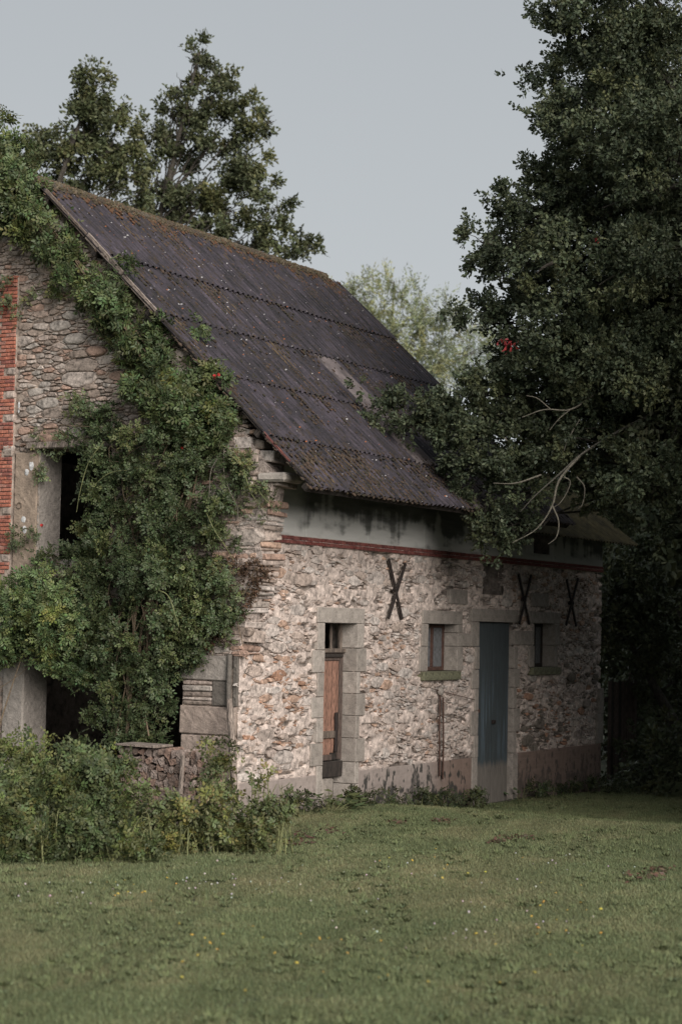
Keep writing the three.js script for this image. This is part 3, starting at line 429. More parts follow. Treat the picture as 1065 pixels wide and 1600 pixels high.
{
  const rows = [0, 1.25, 2.85, 4.42, 6.02, slopeLen - 0.05], waves = 5;
  for (let r = 0; r < 5; r++) {
    const top = rows[r + 1] + (r < 4 ? 0.13 : 0), len = top - rows[r], off = r % 2 ? -0.24 : -0.24;
    for (let k = 0; k * waves * PITCH < MAIN_X + 0.2; k++) {
      const x = off + k * waves * PITCH, left = MAIN_X + 0.1 - x; if (left < 0.3) continue;
      const w = Math.min(waves, Math.round(left / PITCH)), pale = (r === 1 && k === 6) || (r === 2 && k === 6) || (r === 0 && k >= 7);
      const g0 = sheetGeo(w, len + (r === 0 ? gauss() * 0.015 : 0), 6, [x + r * 1.3, rows[r] * 1.0 + k * 0.37], rr(0, 0.012)), g = g0.scale(0.988, 1, 1);
      const m = part('corrugated_sheet', g, pale ? paleM : pick(roofM), barn);
      const tl = 0.022 + gauss() * 0.003; m.matrixAutoUpdate = true;
      const mt = roofFrame(0, 0); m.setRotationFromMatrix(mt); m.rotateX(-tl / 1.6 * 1.5); m.rotateZ(gauss() * 0.0025); m.position.copy(onRoof(x, top, 0.03 + r * 0.002 + (k % 2) * 0.006));
    }
  }
  // back slope and far, lower roof
  const back = sheetGeo(62, slopeLen, 4); const b = part('rear_roof_slope', back, roofM[0], barn); b.setRotationFromMatrix(new THREE.Matrix4().makeBasis(V(-1, 0, 0), V(0, -Math.sin(ang), -Math.cos(ang)), V(-1, 0, 0).cross(V(0, -Math.sin(ang), -Math.cos(ang))))); b.position.set(MAIN_X + 0.05, RIDGE_Y, RIDGE_Z - 0.02);
  const a2 = 0.66; for (let k = 0; k < 7; k++) { const m = part('corrugated_sheet', sheetGeo(5, 2.9, 6, [k, 0]), mossyM, barn, 'yellowish mossy sheet of the lower far roof'); const d = V(0, -Math.sin(a2), Math.cos(a2)), x = V(1, 0, 0); m.setRotationFromMatrix(new THREE.Matrix4().makeBasis(x, d, x.clone().cross(d))); m.position.set(MAIN_X + 0.1 + k * 5 * PITCH - 0.35, 5.3 + 2.9 * Math.sin(a2), 0.62 - 2.9 * Math.cos(a2) + (k % 2) * 0.004); }
  part('rear_roof_slope', planarUV(new THREE.BoxGeometry(5.8, 0.06, 7.4).rotateX(-0.3).translate(13.4, 6.2, -5.0)), mossyM, barn);
  // ridge caps with moss
  for (let k = 0; k < 11; k++) {
    const x0 = -0.26 + k * 0.94, x1 = Math.min(x0 + 1.0, 10.1), n = 8, pos = []; const pts = [];
    for (let i = 0; i <= n; i++) { const w = -0.45 + (Math.PI + 0.9) * i / n; pts.push([RIDGE_Z + Math.cos(w) * 0.13, RIDGE_Y + 0.0 + Math.sin(w) * 0.1]); }
    const sh = shapeOf([...pts, [RIDGE_Z - 0.12, RIDGE_Y - 0.05], [RIDGE_Z + 0.12, RIDGE_Y - 0.05]]), g = new THREE.ExtrudeGeometry(sh, { depth: x1 - x0, bevelEnabled: true, bevelSize: 0.012, bevelThickness: 0.012, bevelSegments: 1 }); g.rotateY(-Math.PI / 2); g.translate(x1, gauss() * 0.012, gauss() * 0.01);
    g.scale(1, 1, 1); part('ridge_cap', planarUV(g), k % 3 ? (M.ridge ??= matS([0.075, 0.058, 0.042], { scale: 0.25, bump: 0.03 })) : (M.ridge2 ??= matS([0.1, 0.085, 0.065], { scale: 0.25, bump: 0.03 })), barn);
  }
  // barge boards under the left verge, rafters' ends hidden
  const barge = (s0, s1, m, t = 0.035, wide = 0.17) => { const L = s1 - s0, g = block(-t / 2, -L / 2, -wide, t / 2, L / 2, 0, 0.006, 0.003), o = part('barge_board', g, m, barn); o.setRotationFromMatrix(roofFrame(0, 0)); o.position.copy(onRoof(-0.2, (s0 + s1) / 2, 0.01)); };
  barge(0.12, 0.6, M.woodDark, 0.03, 0.07); barge(0.63, 1.35, M.redPaint, 0.03, 0.055); barge(1.38, 1.9, M.woodDark, 0.03, 0.07); barge(1.93, 4.4, M.woodDark, 0.03, 0.08); barge(4.43, 5.4, M.woodGrey, 0.035, 0.1); barge(5.43, 6.5, M.woodGrey, 0.035, 0.12); barge(6.53, 7.8, M.wood, 0.03, 0.09);
  for (const s of [0.05, 1.35, 2.9, 4.45, 6.1, 7.6]) part('purlin', block(-0.2, -0.06, -0.14, 10.6, 0.06, -0.02, 0.01).applyMatrix4(new THREE.Matrix4().makeRotationX(ang - Math.PI / 2 + Math.PI / 2).setPosition(onRoof(0, s, -0.05))), M.woodDark, barn);
}
// moss: crumbs in the troughs, thick near the eaves, along the laps and under the ridge
{
  const g = new THREE.IcosahedronGeometry(1, 0), N = 48000, m = new THREE.InstancedMesh(g, new THREE.MeshStandardMaterial({ color: 0xffffff, roughness: 1, flatShading: true }), N), d = new THREE.Object3D(); m.name = 'moss'; m.userData.kind = 'stuff'; m.castShadow = m.receiveShadow = true;
  let i = 0, guard = 0; const laps = [1.25, 2.85, 4.42, 6.02];
  while (i < N && guard++ < 1.5e6) {
    const x = rr(-0.22, MAIN_X), s = rr(0, slopeLen - 0.05); let p = 0.03 + 0.9 * Math.pow(clamp((1.5 - s) / 1.5, 0, 1), 0.7) * clamp((fbm(x * 1.2, s * 1.2 + 7, 1, 3) - 0.38) * 4, 0, 1);
    for (const l of laps) p += 0.3 * Math.exp(-Math.pow((s - l - 0.1) / 0.07, 2)); p += 0.6 * Math.exp(-(slopeLen - s) / 0.16) * (0.4 + 1.2 * noise(x * 1.5, 3, 3));
    p += 0.85 * clamp((fbm(x * 1.7 + 20, s * 0.33, 3, 3) - 0.54) * 8, 0, 1) * sstep(s, 1.5, 2.5);
    if (rnd() > p) continue;
    const k = Math.round((x + 0.24) / PITCH - 0.75), xt = rnd() < 0.72 ? -0.24 + (k + 0.75) * PITCH + gauss() * 0.03 : x, ph = ((xt + 0.24) / PITCH) * Math.PI * 2, q = onRoof(xt, s, 0.052 + 0.026 * Math.sin(ph));
    d.position.copy(q); const z = rr(0.009, 0.034) * (s > slopeLen - 0.5 ? 1.3 : 1); d.scale.set(z * rr(0.7, 1.4), z * rr(0.5, 0.9), z * rr(0.8, 2)); d.rotation.set(ang, rr(0, 6), 0); d.updateMatrix(); m.setMatrixAt(i, d.matrix);
    const o = s > slopeLen - 0.7 ? pick([[0.08, 0.05, 0.03], [0.105, 0.052, 0.026], [0.055, 0.042, 0.026]]) : pick([[0.04, 0.028, 0.018], [0.055, 0.036, 0.024], [0.034, 0.029, 0.018], [0.075, 0.05, 0.034]]); m.setColorAt(i, col(...o)); i++;
  }
  m.count = i; barn.add(m);
  // thick brown streaks of moss that run down the slope in the troughs
  const K = 15000, q2 = new THREE.InstancedMesh(g, m.material, K); q2.name = 'moss_streak'; q2.userData.kind = 'stuff'; let c = 0;
  const strips = [[3.05, 0.36, 4.5, 6.0, 3], [3.62, 0.3, 2.9, 4.4, 3], [4.1, 0.2, 2.9, 3.7, 1], [1.9, 0.25, 6.2, 7.6, 1.2], [5.6, 0.25, 6.2, 7.5, 1.2], [7.2, 0.3, 6.1, 7.4, 1], [8.3, 0.2, 4.5, 5.8, 0.8], [2.2, 1.1, 0.1, 1.1, 4], [0.7, 0.5, 0.1, 0.9, 1.5], [4.1, 0.6, 0.1, 1.3, 2], [0.3, 0.3, 3.0, 4.3, 0.8], [6.6, 0.3, 4.4, 5.6, 0.8]], tot = strips.reduce((a, b) => a + b[4], 0);
  for (let k = 0; k < K; k++) {
    let t = rnd() * tot, b = strips[0]; for (const z of strips) { if ((t -= z[4]) < 0) { b = z; break; } }
    const s = rr(b[2], b[3]), x0 = b[0] + gauss() * b[1] * 0.7, kk = Math.round((x0 + 0.24) / PITCH - 0.75), x = -0.24 + (kk + 0.75) * PITCH + gauss() * 0.035; if (fbm(x * 3, s * 1.3, 9, 3) < 0.42) continue;
    d.position.copy(onRoof(x, s, 0.05 + 0.028 * Math.sin((x + 0.24) / PITCH * Math.PI * 2))); d.rotation.set(ang, 0, 0); const z = rr(0.016, 0.045); d.scale.set(z * 0.9, z * 0.6, z * rr(1.2, 3)); d.updateMatrix(); q2.setMatrixAt(c, d.matrix); q2.setColorAt(c++, col(...pick([[0.075, 0.052, 0.03], [0.1, 0.07, 0.04], [0.05, 0.036, 0.022], [0.085, 0.062, 0.04]])));
  }
  q2.count = c; barn.add(q2);
  // tufts along the ridge
  const M2 = 2600, r = new THREE.InstancedMesh(g, m.material, M2); r.name = 'ridge_moss'; r.userData.kind = 'stuff'; 
  for (let k = 0; k < M2; k++) { const x = rr(-0.25, 10.1), w = rr(-0.5, 2.4), big = 0.5 + fbm(x * 3, 1, 1, 2); d.position.set(x, RIDGE_Y + Math.sin(w) * 0.11, RIDGE_Z + Math.cos(w) * 0.14); const z = rr(0.01, 0.03) * big; d.scale.set(z * 1.3, z * rr(0.6, 1.2), z); d.rotation.set(rr(0, 3), rr(0, 3), rr(0, 3)); d.updateMatrix(); r.setMatrixAt(k, d.matrix); r.setColorAt(k, col(...pick([[0.09, 0.07, 0.038], [0.1, 0.06, 0.036], [0.065, 0.054, 0.03], [0.13, 0.105, 0.07]]))); }
  barn.add(r);
}
// ---------------------------------------------------------------- leaves and sprigs
function leafTris(pos, colr, o, dir, side, len, wid, fold, tone) {   // four triangles: a pointed oval folded along its midrib
  const n = dir.clone().cross(side).normalize(), P = (t, s) => o.clone().addScaledVector(dir, len * t).addScaledVector(side, wid * s).addScaledVector(n, Math.abs(s) * wid * fold - len * 0.12 * t * t);
  const b = P(0, 0), t = P(1, 0), l1 = P(0.32, -0.5), l2 = P(0.7, -0.36), r1 = P(0.32, 0.5), r2 = P(0.7, 0.36);
  for (const [a, c, d] of [[b, l2, l1], [b, t, l2], [b, r1, r2], [b, r2, t]]) { for (const q of [a, c, d]) { pos.push(q.x, q.y, q.z); colr.push(tone[0], tone[1], tone[2]); } }
}
function toGeo(pos, colr) { const g = new THREE.BufferGeometry(); g.setAttribute('position', new THREE.Float32BufferAttribute(pos, 3)); g.setAttribute('color', new THREE.Float32BufferAttribute(colr, 3)); g.computeVertexNormals(); return g; }
const unit = () => { const z = rr(-1, 1), a = rr(0, 6.2832), s = Math.sqrt(1 - z * z); return V(s * Math.cos(a), z, s * Math.sin(a)); };
const toneOf = () => { const k = rr(0.68, 1.3), y = rr(0.9, 1.12); return [k * y, k, k * rr(0.85, 1.05)]; };
function pinnate(pos, colr, o, dir, up, len, pairs, ll, lw) {
  const side = dir.clone().cross(up).normalize(), tone = toneOf(); let p = o.clone(), d = dir.clone();
  for (let i = 0; i <= pairs; i++) {
    d.addScaledVector(V(0, -1, 0), 0.09).normalize(); p = p.clone().addScaledVector(d, len / (pairs + 1)); const tn = tone.map((x) => x * rr(0.88, 1.12));
    if (i === pairs) { leafTris(pos, colr, p, d, side, ll, lw, rr(0.1, 0.5), tn); break; }
    for (const s of [-1, 1]) { const ld = d.clone().multiplyScalar(0.55).addScaledVector(side, s).addScaledVector(unit(), 0.18).normalize(); leafTris(pos, colr, p, ld, d.clone().multiplyScalar(-s).addScaledVector(ld, 0).normalize(), ll * rr(0.85, 1.1), lw, rr(0.1, 0.5), tn); }
  }
}
const sprigs = {
  oak: () => { const p = [], c = []; for (let i = 0; i < 13; i++) { const t = rnd(), o = V(gauss() * 0.07, t * 0.28, gauss() * 0.07), d = V(gauss(), 0.35 + t * 0.6, gauss()).addScaledVector(unit(), 0.6).normalize(), s = d.clone().cross(unit()).normalize(); leafTris(p, c, o, d, s, rr(0.07, 0.115), rr(0.045, 0.065), rr(-0.2, 0.5), toneOf()); } return toGeo(p, c); },
  rose: () => { const p = [], c = []; for (let i = 0; i < 4; i++) { const o = V(gauss() * 0.03, i * 0.06, gauss() * 0.03), d = V(Math.cos(i * 2.4), 0.5, Math.sin(i * 2.4)).addScaledVector(unit(), 0.4).normalize(); pinnate(p, c, o, d, V(0, 1, 0.1), rr(0.11, 0.15), 2, rr(0.055, 0.072), 0.045); } return toGeo(p, c); },
  trumpet: () => { const p = [], c = []; for (let i = 0; i < 3; i++) { const o = V(gauss() * 0.03, i * 0.07, gauss() * 0.03), d = V(Math.cos(i * 2.2), 0.45, Math.sin(i * 2.2)).addScaledVector(unit(), 0.35).normalize(); pinnate(p, c, o, d, V(0, 1, 0.1), rr(0.22, 0.3), 3, rr(0.085, 0.115), 0.06); } return toGeo(p, c); },
  feather: () => { const p = [], c = []; for (let i = 0; i < 14; i++) { const t = i / 14, o = V(gauss() * 0.05, t * 0.6, gauss() * 0.05), d = V(gauss() * 0.8, 1, gauss() * 0.8).normalize(), s = d.clone().cross(unit()).normalize(); leafTris(p, c, o, d, s, rr(0.1, 0.16), rr(0.025, 0.045), 0.2, toneOf()); } return toGeo(p, c); },
  dead: () => { const p = [], c = []; for (let i = 0; i < 9; i++) { const o = V(gauss() * 0.09, gauss() * 0.09, gauss() * 0.09), d = unit(), s = d.clone().cross(unit()).normalize(); leafTris(p, c, o, d, s, rr(0.05, 0.09), rr(0.03, 0.05), 0.6, toneOf()); } return toGeo(p, c); },
};
const leafMat = (o = {}) => new THREE.MeshPhysicalMaterial({ color: 0xffffff, vertexColors: true, roughness: 0.5, metalness: 0, transmission: 0.14, thickness: 0, specularIntensity: 0.45, side: THREE.DoubleSide, ...o });
const leafM = leafMat();
const inView = (q, m = 60) => { const d = q.clone().sub(EYE), z = d.dot(FWD); return z > 1 && Math.abs(d.dot(RIGHT) / z * FPX) < 532.5 + m && Math.abs(d.dot(UP) / z * FPX) < 800 + m; };
// blobs: [centre, radius, density]; leaves in small clusters over each lump, thinner inside
function foliage(parent, name, kind, blobs, base, { per = 330, size = 1, squash = [1, 1, 1], droop = 0.25, yellow = 0.3, cull = 0, spray = 0.12, core = 0.25, variants = 3, toneBlob = 0.16, accept = null } = {}) {
  const lists = []; for (let v = 0; v < variants; v++) lists.push([]);
  const y = V(0, 1, 0), qt = new THREE.Quaternion(), q2 = new THREE.Quaternion();
  for (const [c, r, den = 1] of blobs) {
    const tb = 1 + gauss() * toneBlob, subs = Math.max(4, Math.round(r * r * 15 / (size * size)) + 3), n = Math.round(per * den * r * r / (size * size) * (cull && !inView(c, 90) ? cull : 1));
    const S = []; for (let i = 0; i < subs; i++) { const u = unit(), k = 1 + 0.5 * (noise(u.x * 2 + c.x, u.y * 2 + c.y, u.z * 2 + c.z) - 0.5); S.push([u, r * k * rr(0.72, 1.02), r * rr(0.12, 0.27), 1 + gauss() * 0.24, Math.max(0, gauss()) * yellow]); }
    for (let i = 0; i < n; i++) {
      const s = pick(S), out = s[0].clone(); let p;
      if (rnd() < core) p = unit().multiplyScalar(r * Math.pow(rnd(), 0.5) * 0.75);
      else p = out.clone().multiplyScalar(s[1]).addScaledVector(unit(), s[2] * Math.pow(rnd(), 0.6) * (rnd() < spray ? 1.9 : 1));
      p.multiply(V(...squash)); const w = p.clone().add(c); if (accept && !accept(w)) continue;
      const d = p.clone().normalize().addScaledVector(unit(), 0.75); d.y += 0.25 - droop * rnd() * 2; d.normalize();
      qt.setFromUnitVectors(y, d); q2.setFromAxisAngle(y, rr(0, 6.28)); qt.multiply(q2);
      const sc = size * rr(0.75, 1.25), k = tb * s[3] * rr(0.85, 1.15);
      lists[i % variants].push([w, qt.clone(), sc, [base[0] * k * (1 + s[4]), base[1] * k * (1 + s[4] * 0.55), base[2] * k]]);
    }
  }
  const one = V(1, 1, 1), mt = new THREE.Matrix4(), k = new THREE.Color();
  lists.forEach((L, v) => {
    const g = sprigs[kind](), m = new THREE.InstancedMesh(g, leafM, L.length); m.name = name; m.userData.kind = 'stuff';
    L.forEach(([w, q, s, c], i) => { m.setMatrixAt(i, mt.compose(w, q, one.clone().multiplyScalar(s))); m.setColorAt(i, k.setRGB(c[0], c[1], c[2])); });
    parent.add(m);
  });
}
const B = (list, depth, ppm) => list.map(([x, y, r, d = 0, den = 1]) => [at(x, y, depth + d), r / ppm, den]);
function limbs(parent, from, blobs, r0, m, twigs = 5) {
  const g = []; for (const [c, r] of blobs) {
    const pts = wander(from(c), c, 6, 0.18 + r * 0.08); g.push(tube(pts, pts.map((_, i) => lerp(r0, 0.02, i / 6) * clamp(r, 0.5, 1.4)), 6));
    for (let k = 0; k < twigs; k++) { const e = c.clone().addScaledVector(unit(), r * rr(0.7, 1.05)); const w = wander(c.clone().lerp(pts[4], rnd() * 0.6), e, 4, 0.07); g.push(tube(w, [0.022, 0.017, 0.013, 0.009, 0.004], 4)); }
  }
  part('branches', merge(g), m, parent);
}
function tree(name, label, category, base, top, r0, blobs, kind, colour, opt = {}, group) {
  const t = thing(name, label, category, [0, 0, 0], group), b = V(base[0], groundY(base[0], base[1]) - 0.1, base[1]), T = V(...top);
  const pts = wander(b, T, 8, 0.12); part('trunk', tube(pts, pts.map((_, i) => lerp(r0, r0 * 0.16, i / 8) * (i === 0 ? 1.35 : 1)), 10), opt.bark ?? M.bark, t);
  const from = (c) => { const h = clamp((c.y - b.y) / (T.y - b.y) - rr(0.08, 0.2), opt.fork ?? 0.12, 0.98), i = Math.floor(h * 8), f = h * 8 - i; return pts[Math.min(i, 8)].clone().lerp(pts[Math.min(i + 1, 8)], f); };
  limbs(t, from, blobs.filter(([c, r]) => r > (opt.limbMin ?? 0)), r0 * 0.22, opt.bark ?? M.bark, opt.twigs ?? 4);
  foliage(t, 'crown', kind, blobs, colour, opt); return t;
}
// trees behind the ridge
{
  const D = 60, A = B([[150, 128, 24], [138, 150, 26], [160, 175, 34], [118, 205, 40], [178, 222, 40], [92, 235, 30, 1], [58, 222, 13], [62, 240, 20], [140, 255, 46, 1], [200, 262, 38], [72, 275, 32], [165, 300, 40], [215, 305, 34, 1]], D, 50);
  tree('background_tree', 'dark green tree behind the ridge, the shorter one to the left', 'tree', [17.0, -24.5], at(148, 125, D).toArray(), 0.24, A, 'oak', [0.084, 0.096, 0.05], { per: 430, size: 1.35, spray: 0.25, twigs: 6, core: 0.12 });
  const C = B([[310, 84, 19], [318, 108, 22], [345, 122, 15], [284, 128, 20], [325, 155, 34], [270, 160, 24], [372, 150, 17], [382, 170, 22], [404, 198, 20], [424, 188, 9], [342, 208, 44], [285, 215, 38], [238, 200, 20], [245, 235, 28], [388, 238, 32], [262, 268, 38], [330, 275, 52, 1], [402, 282, 34], [438, 322, 20], [365, 328, 42], [302, 318, 40], [250, 320, 36, 1], [418, 372, 30], [474, 392, 17], [448, 388, 22], [380, 372, 40], [330, 350, 40], [452, 318, 9]], D + 2, 49);
  tree('background_tree', 'dark green tree behind the ridge, the taller one beside the middle of the roof', 'tree', [21.0, -21.4], at(312, 80, D + 2).toArray(), 0.26, C, 'oak', [0.088, 0.1, 0.052], { per: 430, size: 1.35, spray: 0.25, twigs: 6, core: 0.12 });
  const Pq = B([[600, 470, 32], [628, 455, 22], [568, 458, 20], [545, 448, 12], [655, 462, 18], [615, 505, 42], [575, 500, 32], [660, 505, 30], [640, 550, 42], [600, 540, 36], [690, 530, 22], [545, 475, 16], [672, 480, 16], [700, 490, 26], [722, 515, 24], [690, 560, 34], [655, 580, 34], [530, 470, 12], [745, 545, 26]], 88, 34);
  tree('pale_tree', 'pale yellow green feathery tree standing beyond the roof end', 'tree', [66, -33], at(615, 440, 88).toArray(), 0.22, Pq, 'feather', [0.23, 0.255, 0.155], { per: 140, size: 1.35, spray: 0.4, droop: 0, twigs: 9, core: 0.2, bark: M.barkPale });
  const P2 = B([[740, 560, 36], [765, 530, 24], [722, 575, 30], [700, 595, 30], [775, 575, 36], [665, 590, 28], [800, 560, 36]], 92, 33);
  tree('pale_tree', 'rounder pale green tree seen through the gap beside the oak', 'tree', [75, -22], at(750, 530, 92).toArray(), 0.22, P2, 'feather', [0.18, 0.215, 0.13], { per: 140, size: 1.35, spray: 0.3, twigs: 5, bark: M.barkPale });
}
// the big oak in front of the far half of the barn; its trunk stands outside the frame
{
  const vis = [[1000, -40, 120, 0], [930, 25, 70, 1], [875, 18, 32, 1], [848, 14, 14, 1], [1030, 110, 110, 0], [930, 125, 70, 1], [905, 85, 30, 2], [960, 200, 90, 0], [884, 212, 40, 1], [845, 190, 16, 1], [1050, 250, 110, -1], [872, 268, 44, 1], [838, 262, 20, 1], [925, 300, 95, 1], [850, 330, 62, 1], [800, 318, 34, 1], [772, 304, 16, 1], [790, 355, 32, 2], [752, 372, 30, 1], [733, 352, 10, 1], [755, 410, 26, 1], [820, 410, 72, 1], [930, 440, 120, 0], [1045, 420, 110, -1], [782, 468, 36, 2], [738, 482, 30, 1], [704, 484, 16, 1], [770, 515, 26, 2], [845, 505, 66, 1], [960, 560, 120, 0], [865, 590, 80, 1], [1050, 600, 100, -1], [790, 600, 52, 1], [735, 612, 46, 1], [690, 628, 36, 1], [645, 635, 34, 1], [605, 618, 16, 1], [556, 604, 9, 1], [650, 672, 34, 1], [600, 655, 24, 1], [578, 648, 10, 1], [712, 672, 40, 1], [780, 690, 70, 1], [775, 648, 36, 1, 1.5], [745, 655, 26, 1, 1.4], [690, 655, 30, 1, 1.3], [730, 740, 36, 1], [755, 788, 40, 1], [760, 835, 32, 1], [770, 865, 12, 1], [715, 765, 16, 1], [815, 770, 46, 1], [850, 690, 60, 1], [925, 690, 70, 0, 0.75], [1020, 730, 80, -1, 0.8], [800, 830, 28, 1], [862, 640, 40, 2, 1.5], [832, 715, 40, 2, 1.4], [905, 660, 42, 2, 1.4], [868, 545, 44, 2, 1.3], [880, 740, 40, 1, 0.7], [950, 770, 50, 1, 0.6]];
  const front = B(vis, 35.2, 85);
  const far = B([[960, 150, 120], [1040, 330, 130], [930, 380, 120], [1000, 520, 130], [900, 560, 110], [1050, 680, 120], [960, 660, 100], [860, 450, 70]], 38.6, 78);
  const side = [], pxy = (w) => { const d = w.clone().sub(EYE), z = d.dot(FWD); return [d.dot(RIGHT) / z * FPX + CX, CY - d.dot(UP) / z * FPX]; };   // the rest of the crown, to the right of the frame and over the lawn
  const keepOut = (w) => { const [px, py] = pxy(w); return w.y > 4 && (px > 1062 || px > 985 && py < 760); };
  for (let i = 0; i < 46; i++) { const u = unit(); side.push([V(11.5 + u.x * 5.0, 10.4 + u.y * 4.6, 6.4 + u.z * 4.2), rr(1.2, 1.7), 0.8]); }
  for (let i = 0; i < 60; i++) side.push([V(rr(6, 15), rr(5.2, 8), rr(5.5, 9.5)), rr(0.9, 1.3), 1]);
  const t = tree('oak_tree', 'big dark oak whose leafy boughs hang over the right half of the roof', 'tree', [12.2, 6.6], [11.5, 15, 5.6], 0.5, [...front, ...far], 'oak', [0.082, 0.1, 0.06], { per: 380, size: 0.8, squash: [1, 0.74, 1], spray: 0.22, core: 0.22, yellow: 0.25, twigs: 4, fork: 0.5, limbMin: 0.25 });
  foliage(t, 'crown', 'oak', side, [0.07, 0.08, 0.052], { per: 150, size: 1.4, core: 0.5, accept: keepOut });
  M.barkMid = matS([0.1, 0.092, 0.075], { scale: 0.3, bump: 0.015 }); const dead = (pts, r, m = M.barkPale) => { const P = pts.map(([x, y, d = 34.6]) => at(x, y, d)), c = new THREE.CatmullRomCurve3(P).getPoints(pts.length * 4); part('bare_branch', tube(c, c.map((_, i) => lerp(r, 0.006, i / c.length)), 6), m, t); };
  dead([[1030, 640, 35], [955, 680], [905, 712], [872, 742], [835, 775], [812, 800]], 0.03, M.barkMid); dead([[905, 712], [872, 752], [862, 790], [838, 826], [800, 848]], 0.03); dead([[862, 790], [872, 815], [868, 840], [856, 850]], 0.02); dead([[900, 745], [912, 760], [908, 790], [902, 795]], 0.016); dead([[880, 745], [890, 752], [875, 785], [860, 795]], 0.014);
  dead([[930, 615], [890, 640], [850, 640], [815, 652]], 0.022); dead([[890, 640], [872, 655], [858, 672]], 0.012); dead([[860, 640], [838, 622], [822, 618]], 0.012); dead([[845, 742], [805, 755], [770, 755]], 0.02); dead([[905, 655], [885, 690], [880, 705]], 0.012);
  dead([[1065, 395, 34], [1010, 410], [960, 430], [935, 445]], 0.035); dead([[1010, 410], [985, 440], [990, 455]], 0.015); dead([[1020, 445, 34], [1000, 400], [1005, 350]], 0.014); dead([[1065, 290, 34], [1010, 300], [940, 325]], 0.06, M.bark); dead([[870, 408, 34.6], [848, 418], [838, 427]], 0.045, M.bark);
  for (const [x, y, n, s] of [[795, 541, 26, 15], [787, 533, 8, 6], [934, 374, 7, 4], [940, 415, 7, 4], [974, 377, 5, 4]]) { const g = [], c = []; const p = at(x, y, 34.9); for (let i = 0; i < n; i++) { const d = unit(), o = V(gauss() * s / 85, gauss() * s / 150, gauss() * s / 85); leafTris(g, c, o, d, d.clone().cross(unit()).normalize(), 0.075, 0.045, 0.3, [rr(0.7, 1.2), rr(0.7, 1.1), 1]); } const q = toGeo(g, c); q.translate(p.x, p.y, p.z); part('red_leaf_cluster', q, (M.redLeaf ??= leafMat({ color: col(0.27, 0.035, 0.03) })), t, 'small tuft of bright red leaves'); }
}
// unseen trees and wood, added right of the frame to shade the far facade
{
  const out = (c, r) => { const d = c.clone().sub(EYE), z = d.dot(FWD); return d.dot(RIGHT) / z * FPX > 545 + r * 1.3 / z * FPX; };
  const bl = []; for (let i = 0; i < 150; i++) { const z = rr(7.5, 13.5), x = rr(8.2, 19) - 0.62 * z, y = rr(0.2, 7) + 0.52 * z, r = rr(0.9, 1.4); if (out(V(x, y, z), r)) bl.push([V(x, y, z), r, 1]); }  // unseen crown laid along the sun rays to keep sun off the wall
  tree('added_shade_tree', 'unseen broad leafy tree added outside the frame to shade the barn', 'tree', [6.5, 11.5], [6, 11.5, 11], 0.3, bl, 'oak', [0.07, 0.08, 0.052], { per: 110, size: 1.5, core: 0.5, twigs: 1 });
  const b2 = []; for (let i = 0; i < 150; i++) { const c = V(rr(10, 24), rr(1, 17), rr(10, 20)); b2.push([c, rr(1.4, 2.0), 1]); }  // unseen dense crown, added to block sky from the right
  tree('added_shade_tree', 'unseen tall dense tree added outside the frame to block sky light', 'tree', [16, 14], [16, 17, 14], 0.4, b2, 'oak', [0.06, 0.07, 0.045], { per: 60, size: 2.4, core: 0.5, twigs: 1 });
  const wd = thing('added_shade_wood', 'unseen wood added outside the frame to darken the far facade', 'wood'), b3 = [];
  for (let i = 0; i < 700; i++) { const z = rr(13, 32), c = V(Math.max(10.5 - 0.62 * z, -6) + 26 * rnd() * rnd(), rr(0.5, 17), z); if (out(c, 2.2)) b3.push([c, rr(1.5, 2.2), 1]); }  // unseen foliage added to block sky light from the front right
  foliage(wd, 'foliage', 'oak', b3, [0.055, 0.065, 0.042], { per: 46, size: 2.8, core: 0.5 });
}
